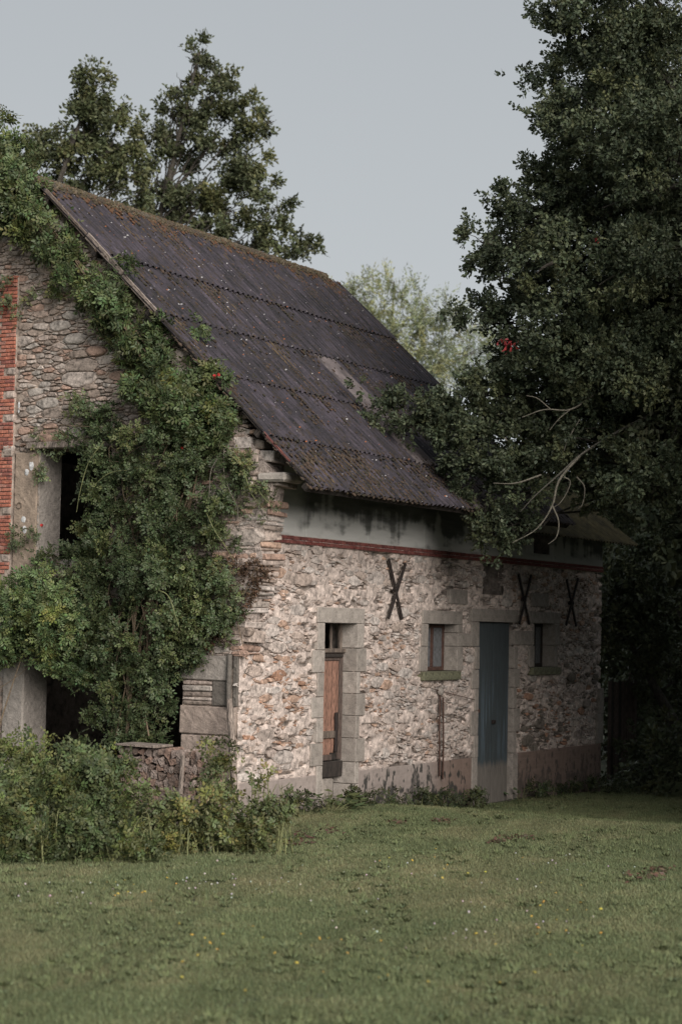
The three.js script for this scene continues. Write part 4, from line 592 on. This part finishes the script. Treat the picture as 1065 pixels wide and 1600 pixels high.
// dark grove beyond the far end of the barn
{
  const G = [[[940, 900, 30], [935, 960, 26], [930, 1020, 24], [960, 905, 42], [995, 935, 40], [955, 960, 40], [1000, 990, 40], [1040, 960, 50], [965, 1015, 36], [1045, 1030, 46], [985, 880, 34]], [[1000, 800, 50], [1050, 850, 55], [960, 830, 34], [1060, 780, 60], [1080, 920, 60], [975, 770, 40]], [[950, 1085, 34], [1000, 1110, 46], [1055, 1110, 50], [1090, 1040, 60], [1020, 1060, 44], [1060, 1175, 52], [1010, 1180, 44], [985, 1205, 26, -5], [950, 1195, 16, -1], [955, 1150, 16, 0], [1020, 1195, 34, -6], [1065, 1190, 42, -7], [1045, 1150, 40, -6], [1100, 1180, 46, -8], [1005, 1160, 26, -4]]];
  const names = ['mid green bushy tree beside the far corner of the barn', 'dark tall tree beyond the low mossy far roof', 'dense shaded undergrowth at the foot of the trees past the barn'];
  [[48.5, [19.5, 1.6]], [54, [26, 0.5]], [51, [21.5, 2.6]]].forEach(([d, b], i) => tree(i < 2 ? 'grove_tree' : 'undergrowth', names[i], i < 2 ? 'tree' : 'bush', b, at(G[i][0][0] + 20, G[i][1][1], d + 0.5).toArray(), 0.2, B(G[i], d, 60), 'oak', [0.075, 0.09, 0.05], { per: 260, size: 1.25, twigs: 3 }));
  // the wood that closes the view behind
  const w = thing('wood_edge', 'dark edge of a wood closing the view past the barn', 'wood'), bl = [];
  const pxOf = (c) => { const d = c.clone().sub(EYE); return d.dot(RIGHT) / d.dot(FWD) * FPX + CX; };
  for (let i = 0; i < 150; i++) { const c = V(rr(24, 44), rr(-0.2, 12), rr(-16, 26)); if (pxOf(c) > 985) bl.push([c, rr(1.8, 2.8)]); }
  for (let i = 0; i < 40; i++) { const c = V(rr(24, 30), rr(0, 7), rr(-6, 14)); if (pxOf(c) > 970) bl.push([c, rr(1.6, 2.2)]); }
  for (let i = 0; i < 60; i++) bl.push([at(rr(935, 1100), rr(740, 1120), rr(57, 64)), rr(1.3, 1.9), 1.6]);
  foliage(w, 'foliage', 'oak', bl, [0.07, 0.084, 0.048], { per: 70, size: 3.0, core: 0.4 });
}
// climbers on the gable
const onGable = (list, t) => list.map(([x, y, r, k = 1, dx = 0]) => { const c = onPlane(x, y, 'x', -t - r / 90 * 0.45 - dx); return [c, r / 90, k]; });
const offWall = (w) => w.x < 0.05 || w.y > roofY(w.z) - 0.05;
{
  const t = thing('trumpet_vine', 'leafy trumpet vine climbing along the slanting roof edge of the gable', 'vine');
  const bl = onGable([[-10, 225, 40], [8, 255, 36], [25, 285, 32], [0, 310, 36], [45, 325, 26], [25, 345, 34], [70, 352, 32], [60, 385, 24], [95, 392, 30], [118, 420, 30], [100, 445, 18], [150, 440, 28], [145, 470, 22], [178, 478, 32], [205, 505, 32], [180, 515, 20], [222, 545, 36], [200, 545, 22], [245, 580, 40], [275, 600, 36], [228, 618, 34], [305, 622, 38], [330, 600, 20], [338, 640, 24], [255, 515, 18], [280, 640, 36], [250, 650, 34], [320, 670, 32], [345, 660, 16], [240, 500, 12]].map(([x, y, q]) => [x, y, y > 360 && y < 590 ? q * 0.92 : q * 1.08]), 0.08);
  bl.push([V(-0.3, roofY(-2.4) + 0.2, -2.4), 0.16], [V(0.4, roofY(-1.35) + 0.22, -1.3), 0.14], [V(-0.1, roofY(-4.2) + 0.2, -4.6), 0.4]);
  foliage(t, 'foliage', 'trumpet', bl, [0.082, 0.115, 0.052], { per: 300, size: 0.72, squash: [0.8, 1, 1], droop: 0.5, spray: 0.2, core: 0.22, yellow: 0.5, accept: offWall });
  const s = []; for (let i = 0; i < 6; i++) { const P = [[215, 1150], [240, 950], [300, 740], [250, 590], [170, 470], [80, 370], [10, 270]].map(([x, y]) => onPlane(x + gauss() * 14, y + gauss() * 10, 'x', -0.14 - rnd() * 0.1)); const c = new THREE.CatmullRomCurve3(P).getPoints(40); s.push(tube(c, c.map((_, k) => lerp(0.022, 0.008, k / 40)), 6)); }
  part('stem', merge(s), M.stem, t);
  for (const [x, y, r] of [[335, 592, 1], [338, 588, 1], [66, 824, 1], [283, 701, 0.8], [6, 478, 0.4]]) { const g = [], n = 5, p = onPlane(x, y, 'x', -0.5), d = V(-0.6, 0.3, 0.5).addScaledVector(unit(), 0.4).normalize(); g.push(tube([p.clone(), p.clone().addScaledVector(d, 0.045 * r), p.clone().addScaledVector(d, 0.075 * r)], [0.007 * r, 0.014 * r, 0.03 * r], 8)); part('red_flower', merge(g), (M.flower ??= new THREE.MeshStandardMaterial({ color: col(0.42, 0.045, 0.04), roughness: 0.7, side: THREE.DoubleSide })), t, 'red trumpet flower'); }
}
{
  const t = thing('climbing_rose', 'huge tangled climbing rose hanging over the gable openings', 'climber');
  const bl = onGable([[140, 680, 26], [170, 668, 24], [128, 650, 16], [205, 705, 46], [170, 720, 34], [265, 700, 50], [318, 705, 42], [345, 745, 28], [180, 775, 46], [155, 800, 26], [240, 775, 60], [305, 790, 50], [345, 800, 24], [150, 845, 36], [218, 850, 62], [295, 860, 54], [340, 850, 24], [120, 890, 40], [70, 885, 18], [175, 925, 60], [255, 930, 66], [322, 920, 40], [355, 935, 18], [310, 985, 36], [335, 965, 26], [240, 1005, 52], [180, 1000, 50], [130, 950, 46], [275, 1030, 34], [205, 1065, 44], [250, 1085, 26], [165, 1060, 30], [210, 1120, 40], [160, 1110, 22], [240, 1130, 26], [300, 1020, 18]], 0.1);
  foliage(t, 'foliage', 'rose', bl, [0.074, 0.098, 0.047], { per: 440, size: 0.8, squash: [0.75, 1, 1], droop: 0.4, spray: 0.2, core: 0.18, yellow: 0.45, accept: offWall });
  const s = []; const cane = (pts, r, x0 = -0.6) => { const c = new THREE.CatmullRomCurve3(pts.map(([x, y, d = 0]) => onPlane(x, y, 'x', x0 - d))).getPoints(pts.length * 5); s.push(tube(c, c.map((_, k) => lerp(r, 0.004, k / c.length)), 5)); };
  for (let i = 0; i < 14; i++) { const x = rr(150, 300), y = rr(720, 980); cane([[200 + gauss() * 30, 1150], [rr(170, 270), 1000], [x, y], [x + gauss() * 50, y - rr(40, 120)], [x + gauss() * 90, y - rr(20, 120)]], 0.014, -0.35); }
  part('stem', merge(s), M.stem, t); s.length = 0;
  cane([[163, 690], [140, 720], [125, 770], [120, 800]], 0.012); cane([[145, 760], [170, 740], [195, 735], [215, 738]], 0.011); cane([[240, 920], [262, 930], [275, 965], [280, 980]], 0.012, -0.9); cane([[300, 690], [345, 695], [375, 720], [392, 770], [415, 800]], 0.012, -0.25); cane([[392, 745], [410, 775], [424, 790]], 0.008, -0.2); cane([[322, 800], [336, 830], [350, 850], [365, 875]], 0.008, -0.5);
  for (const g of s) part('green_cane', g, M.greenStem, t); s.length = 0;
  cane([[339, 717], [330, 735], [327, 770], [324, 800]], 0.012, -0.5); cane([[350, 700], [350, 740], [360, 770], [372, 800], [350, 840]], 0.012, -0.3); cane([[345, 755], [332, 770], [325, 780]], 0.01, -0.35);
  for (const g of s) part('bare_cane', g, M.barkPale, t);
  const wisps = onGable([[385, 730, 14], [395, 755, 12], [405, 775, 10], [415, 795, 10], [375, 720, 12], [385, 790, 9], [340, 900, 22], [370, 945, 12], [345, 990, 14], [120, 640, 14], [60, 690, 10], [80, 700, 9], [72, 730, 7], [65, 745, 7], [30, 840, 10], [45, 850, 10], [100, 690, 12], [140, 640, 12], [15, 450, 12], [5, 480, 14], [50, 455, 8], [20, 490, 7]], 0.06);
  foliage(t, 'foliage', 'rose', wisps, [0.115, 0.135, 0.068], { per: 420, size: 0.75, squash: [0.7, 1, 1], spray: 0.4, core: 0.1, accept: offWall });
}
{
  const t = thing('creeper', 'leafy green creeper on the left edge drooping over the big dark opening', 'vine');
  const bl = onGable([[60, 905, 24], [30, 925, 34], [80, 945, 36], [0, 960, 40], [50, 965, 36], [20, 1000, 34], [100, 990, 36], [60, 1005, 26], [105, 1030, 24], [80, 1035, 14], [-5, 1020, 24], [120, 1060, 16]], 0.35);
  foliage(t, 'foliage', 'trumpet', bl, [0.085, 0.125, 0.052], { per: 260, size: 0.62, droop: 0.5, spray: 0.2, core: 0.35, yellow: 0.5 });
  const c = (pts, r) => { const q = new THREE.CatmullRomCurve3(pts.map(([x, y]) => onPlane(x, y, 'x', -0.5))).getPoints(16); return tube(q, q.map((_, k) => lerp(r, 0.004, k / 16)), 5); };
  part('stem', merge([c([[-20, 1200], [10, 1100], [30, 1040], [60, 960]], 0.02), c([[0, 1075], [20, 1062], [60, 1030]], 0.008), c([[18, 1020], [35, 1032], [55, 1030], [60, 1040]], 0.007)]), M.stem, t);
}
{
  const t = thing('dead_ivy', 'patch of brown withered ivy clinging to the corner stones', 'ivy'), bl = onGable([[375, 880, 14], [395, 885, 12], [408, 895, 12], [385, 905, 16], [400, 915, 12], [372, 925, 13], [390, 935, 12], [360, 960, 12], [345, 1000, 12], [375, 965, 10], [330, 1010, 12], [318, 1000, 10]], 0.02);
  foliage(t, 'leaves', 'dead', bl, [0.1, 0.062, 0.042], { per: 380, size: 0.75, squash: [0.6, 1, 1], yellow: 0.2, core: 0.2 });
  const q = [[380, 1010], [370, 960], [385, 920], [400, 885]].map(([x, y]) => onPlane(x, y, 'x', -0.1)); part('stem', tube(new THREE.CatmullRomCurve3(q).getPoints(14), 0.008, 5), M.stem, t);
}
// brambles in front of the gable
{
  const put = (name, label, list, D, per, colr, yellow) => { const t = thing(name, label, 'bush'), bl = B(list, D, 3000 / D); foliage(t, 'foliage', 'rose', bl, colr, { per, size: 0.9, spray: 0.3, core: 0.3, yellow, droop: 0.3, accept: (w) => w.y > groundY(w.x, w.z) - 0.02 }); const s = []; for (const [c, r] of bl) for (let k = 0; k < 3; k++) { const e = c.clone().addScaledVector(unit(), r * 1.1); e.y = Math.max(e.y, c.y); const b = V(c.x + gauss() * 0.2, groundY(c.x, c.z), c.z + gauss() * 0.2), m = b.clone().lerp(e, 0.55); m.y += 0.3; const q = new THREE.CatmullRomCurve3([b, m, e]).getPoints(9); s.push(tube(q, q.map((_, i) => lerp(0.012, 0.003, i / 9)), 4)); } part('stems', merge(s), M.greenStem, t); return t; };
  put('bramble', 'big dark bramble bush on the left in front of the barn', [[-20, 1260, 60], [35, 1225, 56, 0.4], [20, 1300, 52, -0.4], [80, 1215, 46, 0.5], [100, 1270, 56], [75, 1315, 46, -0.3], [140, 1225, 44, 0.5], [150, 1285, 50], [125, 1325, 34, -0.3], [185, 1270, 44, 0.2], [205, 1310, 40, -0.2], [60, 1185, 26, 0.6], [120, 1185, 30, 0.8], [160, 1195, 30, 0.7], [30, 1335, 26, -0.4], [10, 1200, 30, 0.6], [185, 1225, 22, 0.4], [60, 1325, 30, -0.4], [160, 1330, 24, -0.3], [-10, 1320, 36, -0.4]], 25.9, 470, [0.088, 0.112, 0.05], 0.5);
  put('bramble', 'lighter olive bramble in front of the stacked firewood', [[250, 1300, 42], [300, 1285, 36], [235, 1275, 26], [345, 1265, 36], [285, 1320, 28, -0.2], [340, 1300, 32, -0.1], [390, 1270, 30], [385, 1300, 28], [425, 1290, 22, -0.1], [345, 1215, 20, 0.4], [352, 1185, 18, 0.5], [330, 1180, 14, 0.6], [335, 1240, 18, 0.2], [452, 1300, 12, -0.1], [440, 1275, 12, 0], [400, 1215, 9, 0.4], [420, 1218, 8, 0.4], [438, 1226, 6, 0.4], [230, 1330, 22, -0.3], [300, 1335, 20, -0.2], [400, 1312, 20, 0]], 26.9, 440, [0.095, 0.114, 0.052], 0.6);
}
// firewood
{
  const zA = onPlane(192, 1165, 'x', -1.15), zB = onPlane(332, 1260, 'x', -1.15), top = zA.y;
  let n = 0; for (let y = top - 0.09; y > 0.1; y -= 0.115) for (let z = zA.z + rr(0, 0.06); z < zB.z; z += rr(0.1, 0.15)) {
    const w = rr(0.045, 0.07), h = rr(0.05, 0.085), k = rnd(), pts = []; const sides = k < 0.5 ? 3 : k < 0.8 ? 4 : 9, a0 = rr(0, 6.28); for (let i = 0; i < sides; i++) { const a = a0 + i / sides * 6.2832 + gauss() * 0.15; pts.push([Math.cos(a) * w * (sides < 5 ? 1.25 : 1), Math.sin(a) * h * (sides < 5 ? 1.2 : 1)]); }
    const g = new THREE.ExtrudeGeometry(shapeOf(pts), { depth: rr(0.4, 0.46), bevelEnabled: true, bevelSize: 0.006, bevelThickness: 0.008, bevelSegments: 1 }); g.rotateY(Math.PI / 2); g.rotateX(gauss() * 0.1); g.translate(-1.15 - rr(0, 0.07), y + gauss() * 0.015, z);
    const m = M['log' + (n % 4)] ??= matS([[0.2, 0.155, 0.135], [0.25, 0.2, 0.175], [0.15, 0.11, 0.09], [0.21, 0.14, 0.11]][n % 4], { scale: 0.25, bump: 0.02 });
    const o = part('firewood_log', planarUV(g), m); tag(o, 'split grey brown log in the stack of firewood before the barn', 'log', 'logs of the firewood stack'); n++;
  }
  const c = V(-1.0, top + 0.01, (zA.z + zB.z) / 2); const b = part('loose_board', block(-1.3, top + 0.005, zA.z - 0.05, -0.8, top + 0.04, zA.z + 0.75, 0.006, 0.006), M.woodGrey); tag(b, 'weathered board laid on top of the firewood stack', 'board');
  const s = onPlane(283, 1190, 'x', -1.32); const p = part('stack_post', tube([V(s.x, -0.1, s.z - 0.02), V(s.x, 0.5, s.z), V(s.x + 0.01, s.y + 0.1, s.z + 0.03)], [0.045, 0.042, 0.036], 8), M.woodGrey); tag(p, 'thin grey post driven in before the firewood stack', 'post');
  const q = onPlane(362, 1150, 'x', -0.35), f = part('old_post', tube(wander(V(q.x, -0.1, q.z + 0.14), V(q.x, q.y + 0.6, q.z - 0.06), 7, 0.012), [0.05, 0.055, 0.05, 0.06, 0.062, 0.055, 0.06, 0.045], 9), M.woodGrey); tag(f, 'split weathered post leaning at the corner of the barn', 'post');
}
// plank gate past the far corner
{
  const t = thing('plank_gate', 'dim weathered plank gate past the far corner of the barn', 'gate'); const a = onPlane(946, 1226, 'z', -0.6), z = -0.6; let x = a.x + 0.1;
  for (let i = 0; i < 9; i++) { const w = rr(0.16, 0.22); part('plank', block(x, -0.42, z - 0.02, x + w - 0.015, 2.0 + gauss() * 0.03, z + 0.01 + gauss() * 0.005, 0.006, 0.003), pick([M.doorFrame, M.woodDark, M.doorFrame]), t); x += w; }
  part('gate_rail', block(a.x, 0.3, z - 0.08, x, 0.42, z - 0.025, 0.01), M.woodDark, t); part('gate_rail', block(a.x, 1.5, z - 0.08, x, 1.62, z - 0.025, 0.01), M.woodDark, t); part('gate_post', block(x, -0.5, z - 0.1, x + 0.18, 2.2, z + 0.08, 0.02, 0.01), M.doorFrame, t);
}
// plants along the wall
{
  const big = (name, label, x, z, n, sp, L) => { const t = thing(name, label, 'plant', [x, groundY(x, z), z]); for (let i = 0; i < n; i++) { const a = rr(0, 6.28), r = sp * Math.sqrt(rnd()), h = rr(0.08, 0.5) * L / 0.2 * (1 - r / sp * 0.5), e = V(Math.cos(a) * r, h, Math.sin(a) * r), d = V(Math.cos(a) + gauss() * 0.4, rr(-0.3, 0.3), Math.sin(a) + 0.35).normalize(), p = [], c = []; leafTris(p, c, e, d, d.clone().cross(V(0, 1, 0.25)).normalize(), L * rr(0.75, 1.2), L * rr(0.6, 0.85), 0.22, toneOf()); part('leaf', toGeo(p, c), (M.dock ??= leafMat({ color: col(0.085, 0.11, 0.05) })), t); if (i % 2) part('stalk', tube([V(e.x * 0.2, -0.02, e.z * 0.2), V(e.x * 0.7, h * 0.7, e.z * 0.7), e], [0.006, 0.005, 0.004], 4), M.greenStem, t); } return t; };
  big('dock_plant', 'broad leaved green dock growing before the narrow plank door', 2.35, 0.45, 46, 0.55, 0.2); big('dock_plant', 'small leafy weed at the foot of the blue metal door', 10.6, 0.35, 16, 0.3, 0.16);
  const weed = (label, pts) => { const t = thing('weed', label, 'weeds'); foliage(t, 'foliage', 'rose', pts.map(([x, z, r]) => [V(x, groundY(x, z) + r * 0.35, z), r * 0.78]), [0.05, 0.065, 0.03], { per: 420, size: 0.85, spray: 0.3, accept: (w) => w.y > groundY(w.x, w.z) - 0.02 && w.z > 0.05 }); const s = pts.map(([x, z, r]) => tube([V(x, groundY(x, z) - 0.02, z), V(x + 0.03, groundY(x, z) + r, z + 0.02)], 0.006, 4)); part('stem', merge(s), M.greenStem, t); };
  weed('low dark weeds under the first window and along the plinth', [[5.4, 0.35, 0.2], [5.9, 0.4, 0.25], [6.5, 0.3, 0.22], [7.0, 0.35, 0.26], [7.6, 0.3, 0.22], [8.2, 0.35, 0.24], [8.6, 0.3, 0.2]]);
  weed('ferny weeds between the plank door and the rendered plinth', [[3.1, 0.3, 0.24], [3.4, 0.45, 0.2], [4.0, 0.4, 0.2], [4.6, 0.35, 0.18], [3.2, -0.05, 0.22]]);
  weed('dark weeds along the pink plinth right of the blue door', [[11.4, 0.35, 0.26], [12.2, 0.4, 0.25], [13.2, 0.4, 0.3], [14.2, 0.4, 0.28], [15.2, 0.4, 0.3], [16, 0.5, 0.3]]);
  weed('leafy shoots at the left end of the plinth by the brambles', [[0.9, 0.35, 0.26], [1.5, 0.4, 0.24], [0.4, 0.5, 0.26], [1.9, 0.3, 0.16]]);
}
// lawn
{
  const blades = (n, hMin, hMax, w) => { const p = [], c = []; for (let i = 0; i < n; i++) { const a = rr(0, 6.28), b = V(gauss() * 0.045, 0, gauss() * 0.045), h = rr(hMin, hMax), e = b.clone().add(V(Math.cos(a) * h * rr(0.2, 0.8), h, Math.sin(a) * h * rr(0.2, 0.8))), s = V(-Math.sin(a), 0, Math.cos(a)).multiplyScalar(w), m = b.clone().lerp(e, 0.55); m.y += h * 0.12; const t = toneOf(); for (const q of [b.clone().add(s), b.clone().sub(s), m.clone().addScaledVector(s, 0.7), b.clone().sub(s), m.clone().addScaledVector(s, -0.7), m.clone().addScaledVector(s, 0.7), m.clone().addScaledVector(s, 0.7), m.clone().addScaledVector(s, -0.7), e]) { p.push(q.x, q.y, q.z); c.push(...t); } } return toGeo(p, c); };
  const gm = leafMat({ roughness: 0.75, transmission: 0.15 }), geos = [blades(14, 0.015, 0.04, 0.003), blades(13, 0.018, 0.052, 0.0034), blades(15, 0.012, 0.03, 0.004)], L = [[], [], []];
  for (let i = 0; i < 620000; i++) {
    const x = rr(-19, 26), z = rr(-1, 16); if (z < 0.12 && x > -0.3 && x < 16) continue; const w = V(x, groundY(x, z), z); const dist = w.distanceTo(EYE); if (!inView(w, 15) || rnd() > 0.4 + 9 / dist) continue;
    const bare = fbm(x * 0.8 + 3, z * 1.6, 4, 3); if (bare > 0.72 && rnd() < 0.5) continue; L[i % 3].push(w);
  }
  const lawn = thing('grass', 'short mown grass of the lawn with paler and drier streaks', 'grass'); lawn.userData.kind = 'stuff'; const d = new THREE.Object3D(), k = new THREE.Color();
  L.forEach((list, v) => { const m = new THREE.InstancedMesh(geos[v], gm, list.length); m.name = 'grass_blades'; m.userData.kind = 'stuff'; list.forEach((w, i) => { const n = fbm(w.x * 0.35, w.z * 0.7, 2, 3), s = fbm(w.x * 0.25 + 8, w.z * 2.2 + w.x * 0.6, 6, 2), m2 = fbm(w.x * 1.6 + 5, w.z * 2.6, 7, 3), dry = clamp((n - 0.42) * 2.6, 0, 1) * 0.7 + clamp((m2 - 0.54) * 2.5, 0, 0.4); d.position.copy(w); d.rotation.set(0, rr(0, 6.28), 0); d.scale.setScalar(rr(0.8, 1.3) * (0.8 + 0.45 * s)); d.updateMatrix(); m.setMatrixAt(i, d.matrix); const b = (0.84 + 0.32 * s) * (0.86 + 0.28 * m2); m.setColorAt(i, k.setRGB(lerp(0.16, 0.225, dry) * b, lerp(0.188, 0.218, dry) * b, lerp(0.094, 0.12, dry) * b)); }); lawn.add(m); });
  {   // taller uncut tufts and broad lawn weeds among the mown grass
    const tall = blades(16, 0.05, 0.12, 0.004), wp = [], wc = []; for (let i = 0; i < 9; i++) { const a = i * 0.7 + gauss() * 0.2, dd = V(Math.cos(a), rr(0.15, 0.7), Math.sin(a)).normalize(); leafTris(wp, wc, V(0, 0.005, 0), dd, V(-Math.sin(a), 0, Math.cos(a)), rr(0.06, 0.11), rr(0.03, 0.045), 0.3, toneOf()); } const rosette = toGeo(wp, wc);
    for (const [nm, geo, cnt, c0] of [['tall_grass_tufts', tall, 2200, [0.15, 0.178, 0.088]], ['lawn_weeds', rosette, 1500, [0.14, 0.17, 0.085]]]) { const P = []; let guard = 0; while (P.length < cnt && guard++ < 80000) { const x = rr(-19, 16), z = rr(0.2, 14), w = V(x, groundY(x, z), z); if ((x > -0.3 && z < 0.3) || !inView(w, 20) || fbm(x * 0.9 + 60, z * 1.3, 3, 3) < 0.5 || rnd() > 14 / w.distanceTo(EYE)) continue; P.push(w); } const m = new THREE.InstancedMesh(geo, gm, P.length); m.name = nm; m.userData.kind = 'stuff'; P.forEach((w, i) => { d.position.copy(w); d.rotation.set(0, rr(0, 6.28), 0); d.scale.setScalar(rr(0.6, 1.2)); d.updateMatrix(); m.setMatrixAt(i, d.matrix); const q = rr(0.75, 1.3); m.setColorAt(i, k.setRGB(c0[0] * q, c0[1] * q, c0[2] * q)); }); lawn.add(m); }
  }
  const spots = (name, label, cat, n, geo, mt, list) => { const m = new THREE.InstancedMesh(geo, mt, n); m.name = name; tag(m, label, cat, null, 'stuff'); for (let i = 0; i < n; i++) { const [px, py, rx, ry] = pick(list), w = onPlane(px + gauss() * rx, py + gauss() * ry, 'y', 0); w.y = groundY(w.x, w.z) + rr(0.01, 0.045); d.position.copy(w); d.rotation.set(rr(-0.7, 0.7), rr(0, 6.28), rr(-0.7, 0.7)); d.scale.setScalar(rr(0.7, 1.3)); d.updateMatrix(); m.setMatrixAt(i, d.matrix); m.setColorAt(i, k.setRGB(rr(0.8, 1.2), rr(0.75, 1.1), 1)); } scene.add(m); };
  const leaf1 = (() => { const p = [], c = []; leafTris(p, c, V(0, 0, 0), V(0, 0.2, 1).normalize(), V(1, 0, 0), 0.075, 0.045, 0.4, [1, 1, 1]); return toGeo(p, c); })();
  spots('leaf_litter', 'fallen reddish brown leaves on the bare strip by the wall and bushes', 'leaves', 520, leaf1, leafMat({ color: col(0.115, 0.075, 0.05), transmission: 0.1 }), [[490, 1305, 28, 8], [470, 1318, 20, 6], [620, 1287, 18, 4], [690, 1285, 14, 3], [520, 1300, 20, 6], [450, 1322, 14, 5], [805, 1312, 22, 4], [780, 1318, 16, 3], [1030, 1365, 22, 5], [1000, 1372, 30, 7]]);
  spots('white_clover', 'tiny pale clover heads scattered in the lawn', 'clover', 150, new THREE.IcosahedronGeometry(0.011, 1), new THREE.MeshStandardMaterial({ color: col(0.45, 0.44, 0.4), roughness: 0.9 }), [[100, 1400, 110, 25], [560, 1370, 120, 30], [700, 1440, 160, 40], [350, 1380, 90, 25], [900, 1360, 110, 30]]);
  spots('yellow_wildflowers', 'tiny yellow wildflowers dotted over the lawn', 'flowers', 90, new THREE.IcosahedronGeometry(0.016, 1).scale(1, 0.5, 1), new THREE.MeshStandardMaterial({ color: col(0.5, 0.36, 0.06), roughness: 0.8 }), [[205, 1395, 60, 16], [690, 1345, 90, 25], [800, 1480, 130, 50], [880, 1400, 120, 50], [540, 1500, 160, 40], [330, 1480, 120, 40]]);
}
scene.traverse((o) => { if (o.isMesh) { o.castShadow = o.receiveShadow = true; } });
renderer.render(scene, camera);
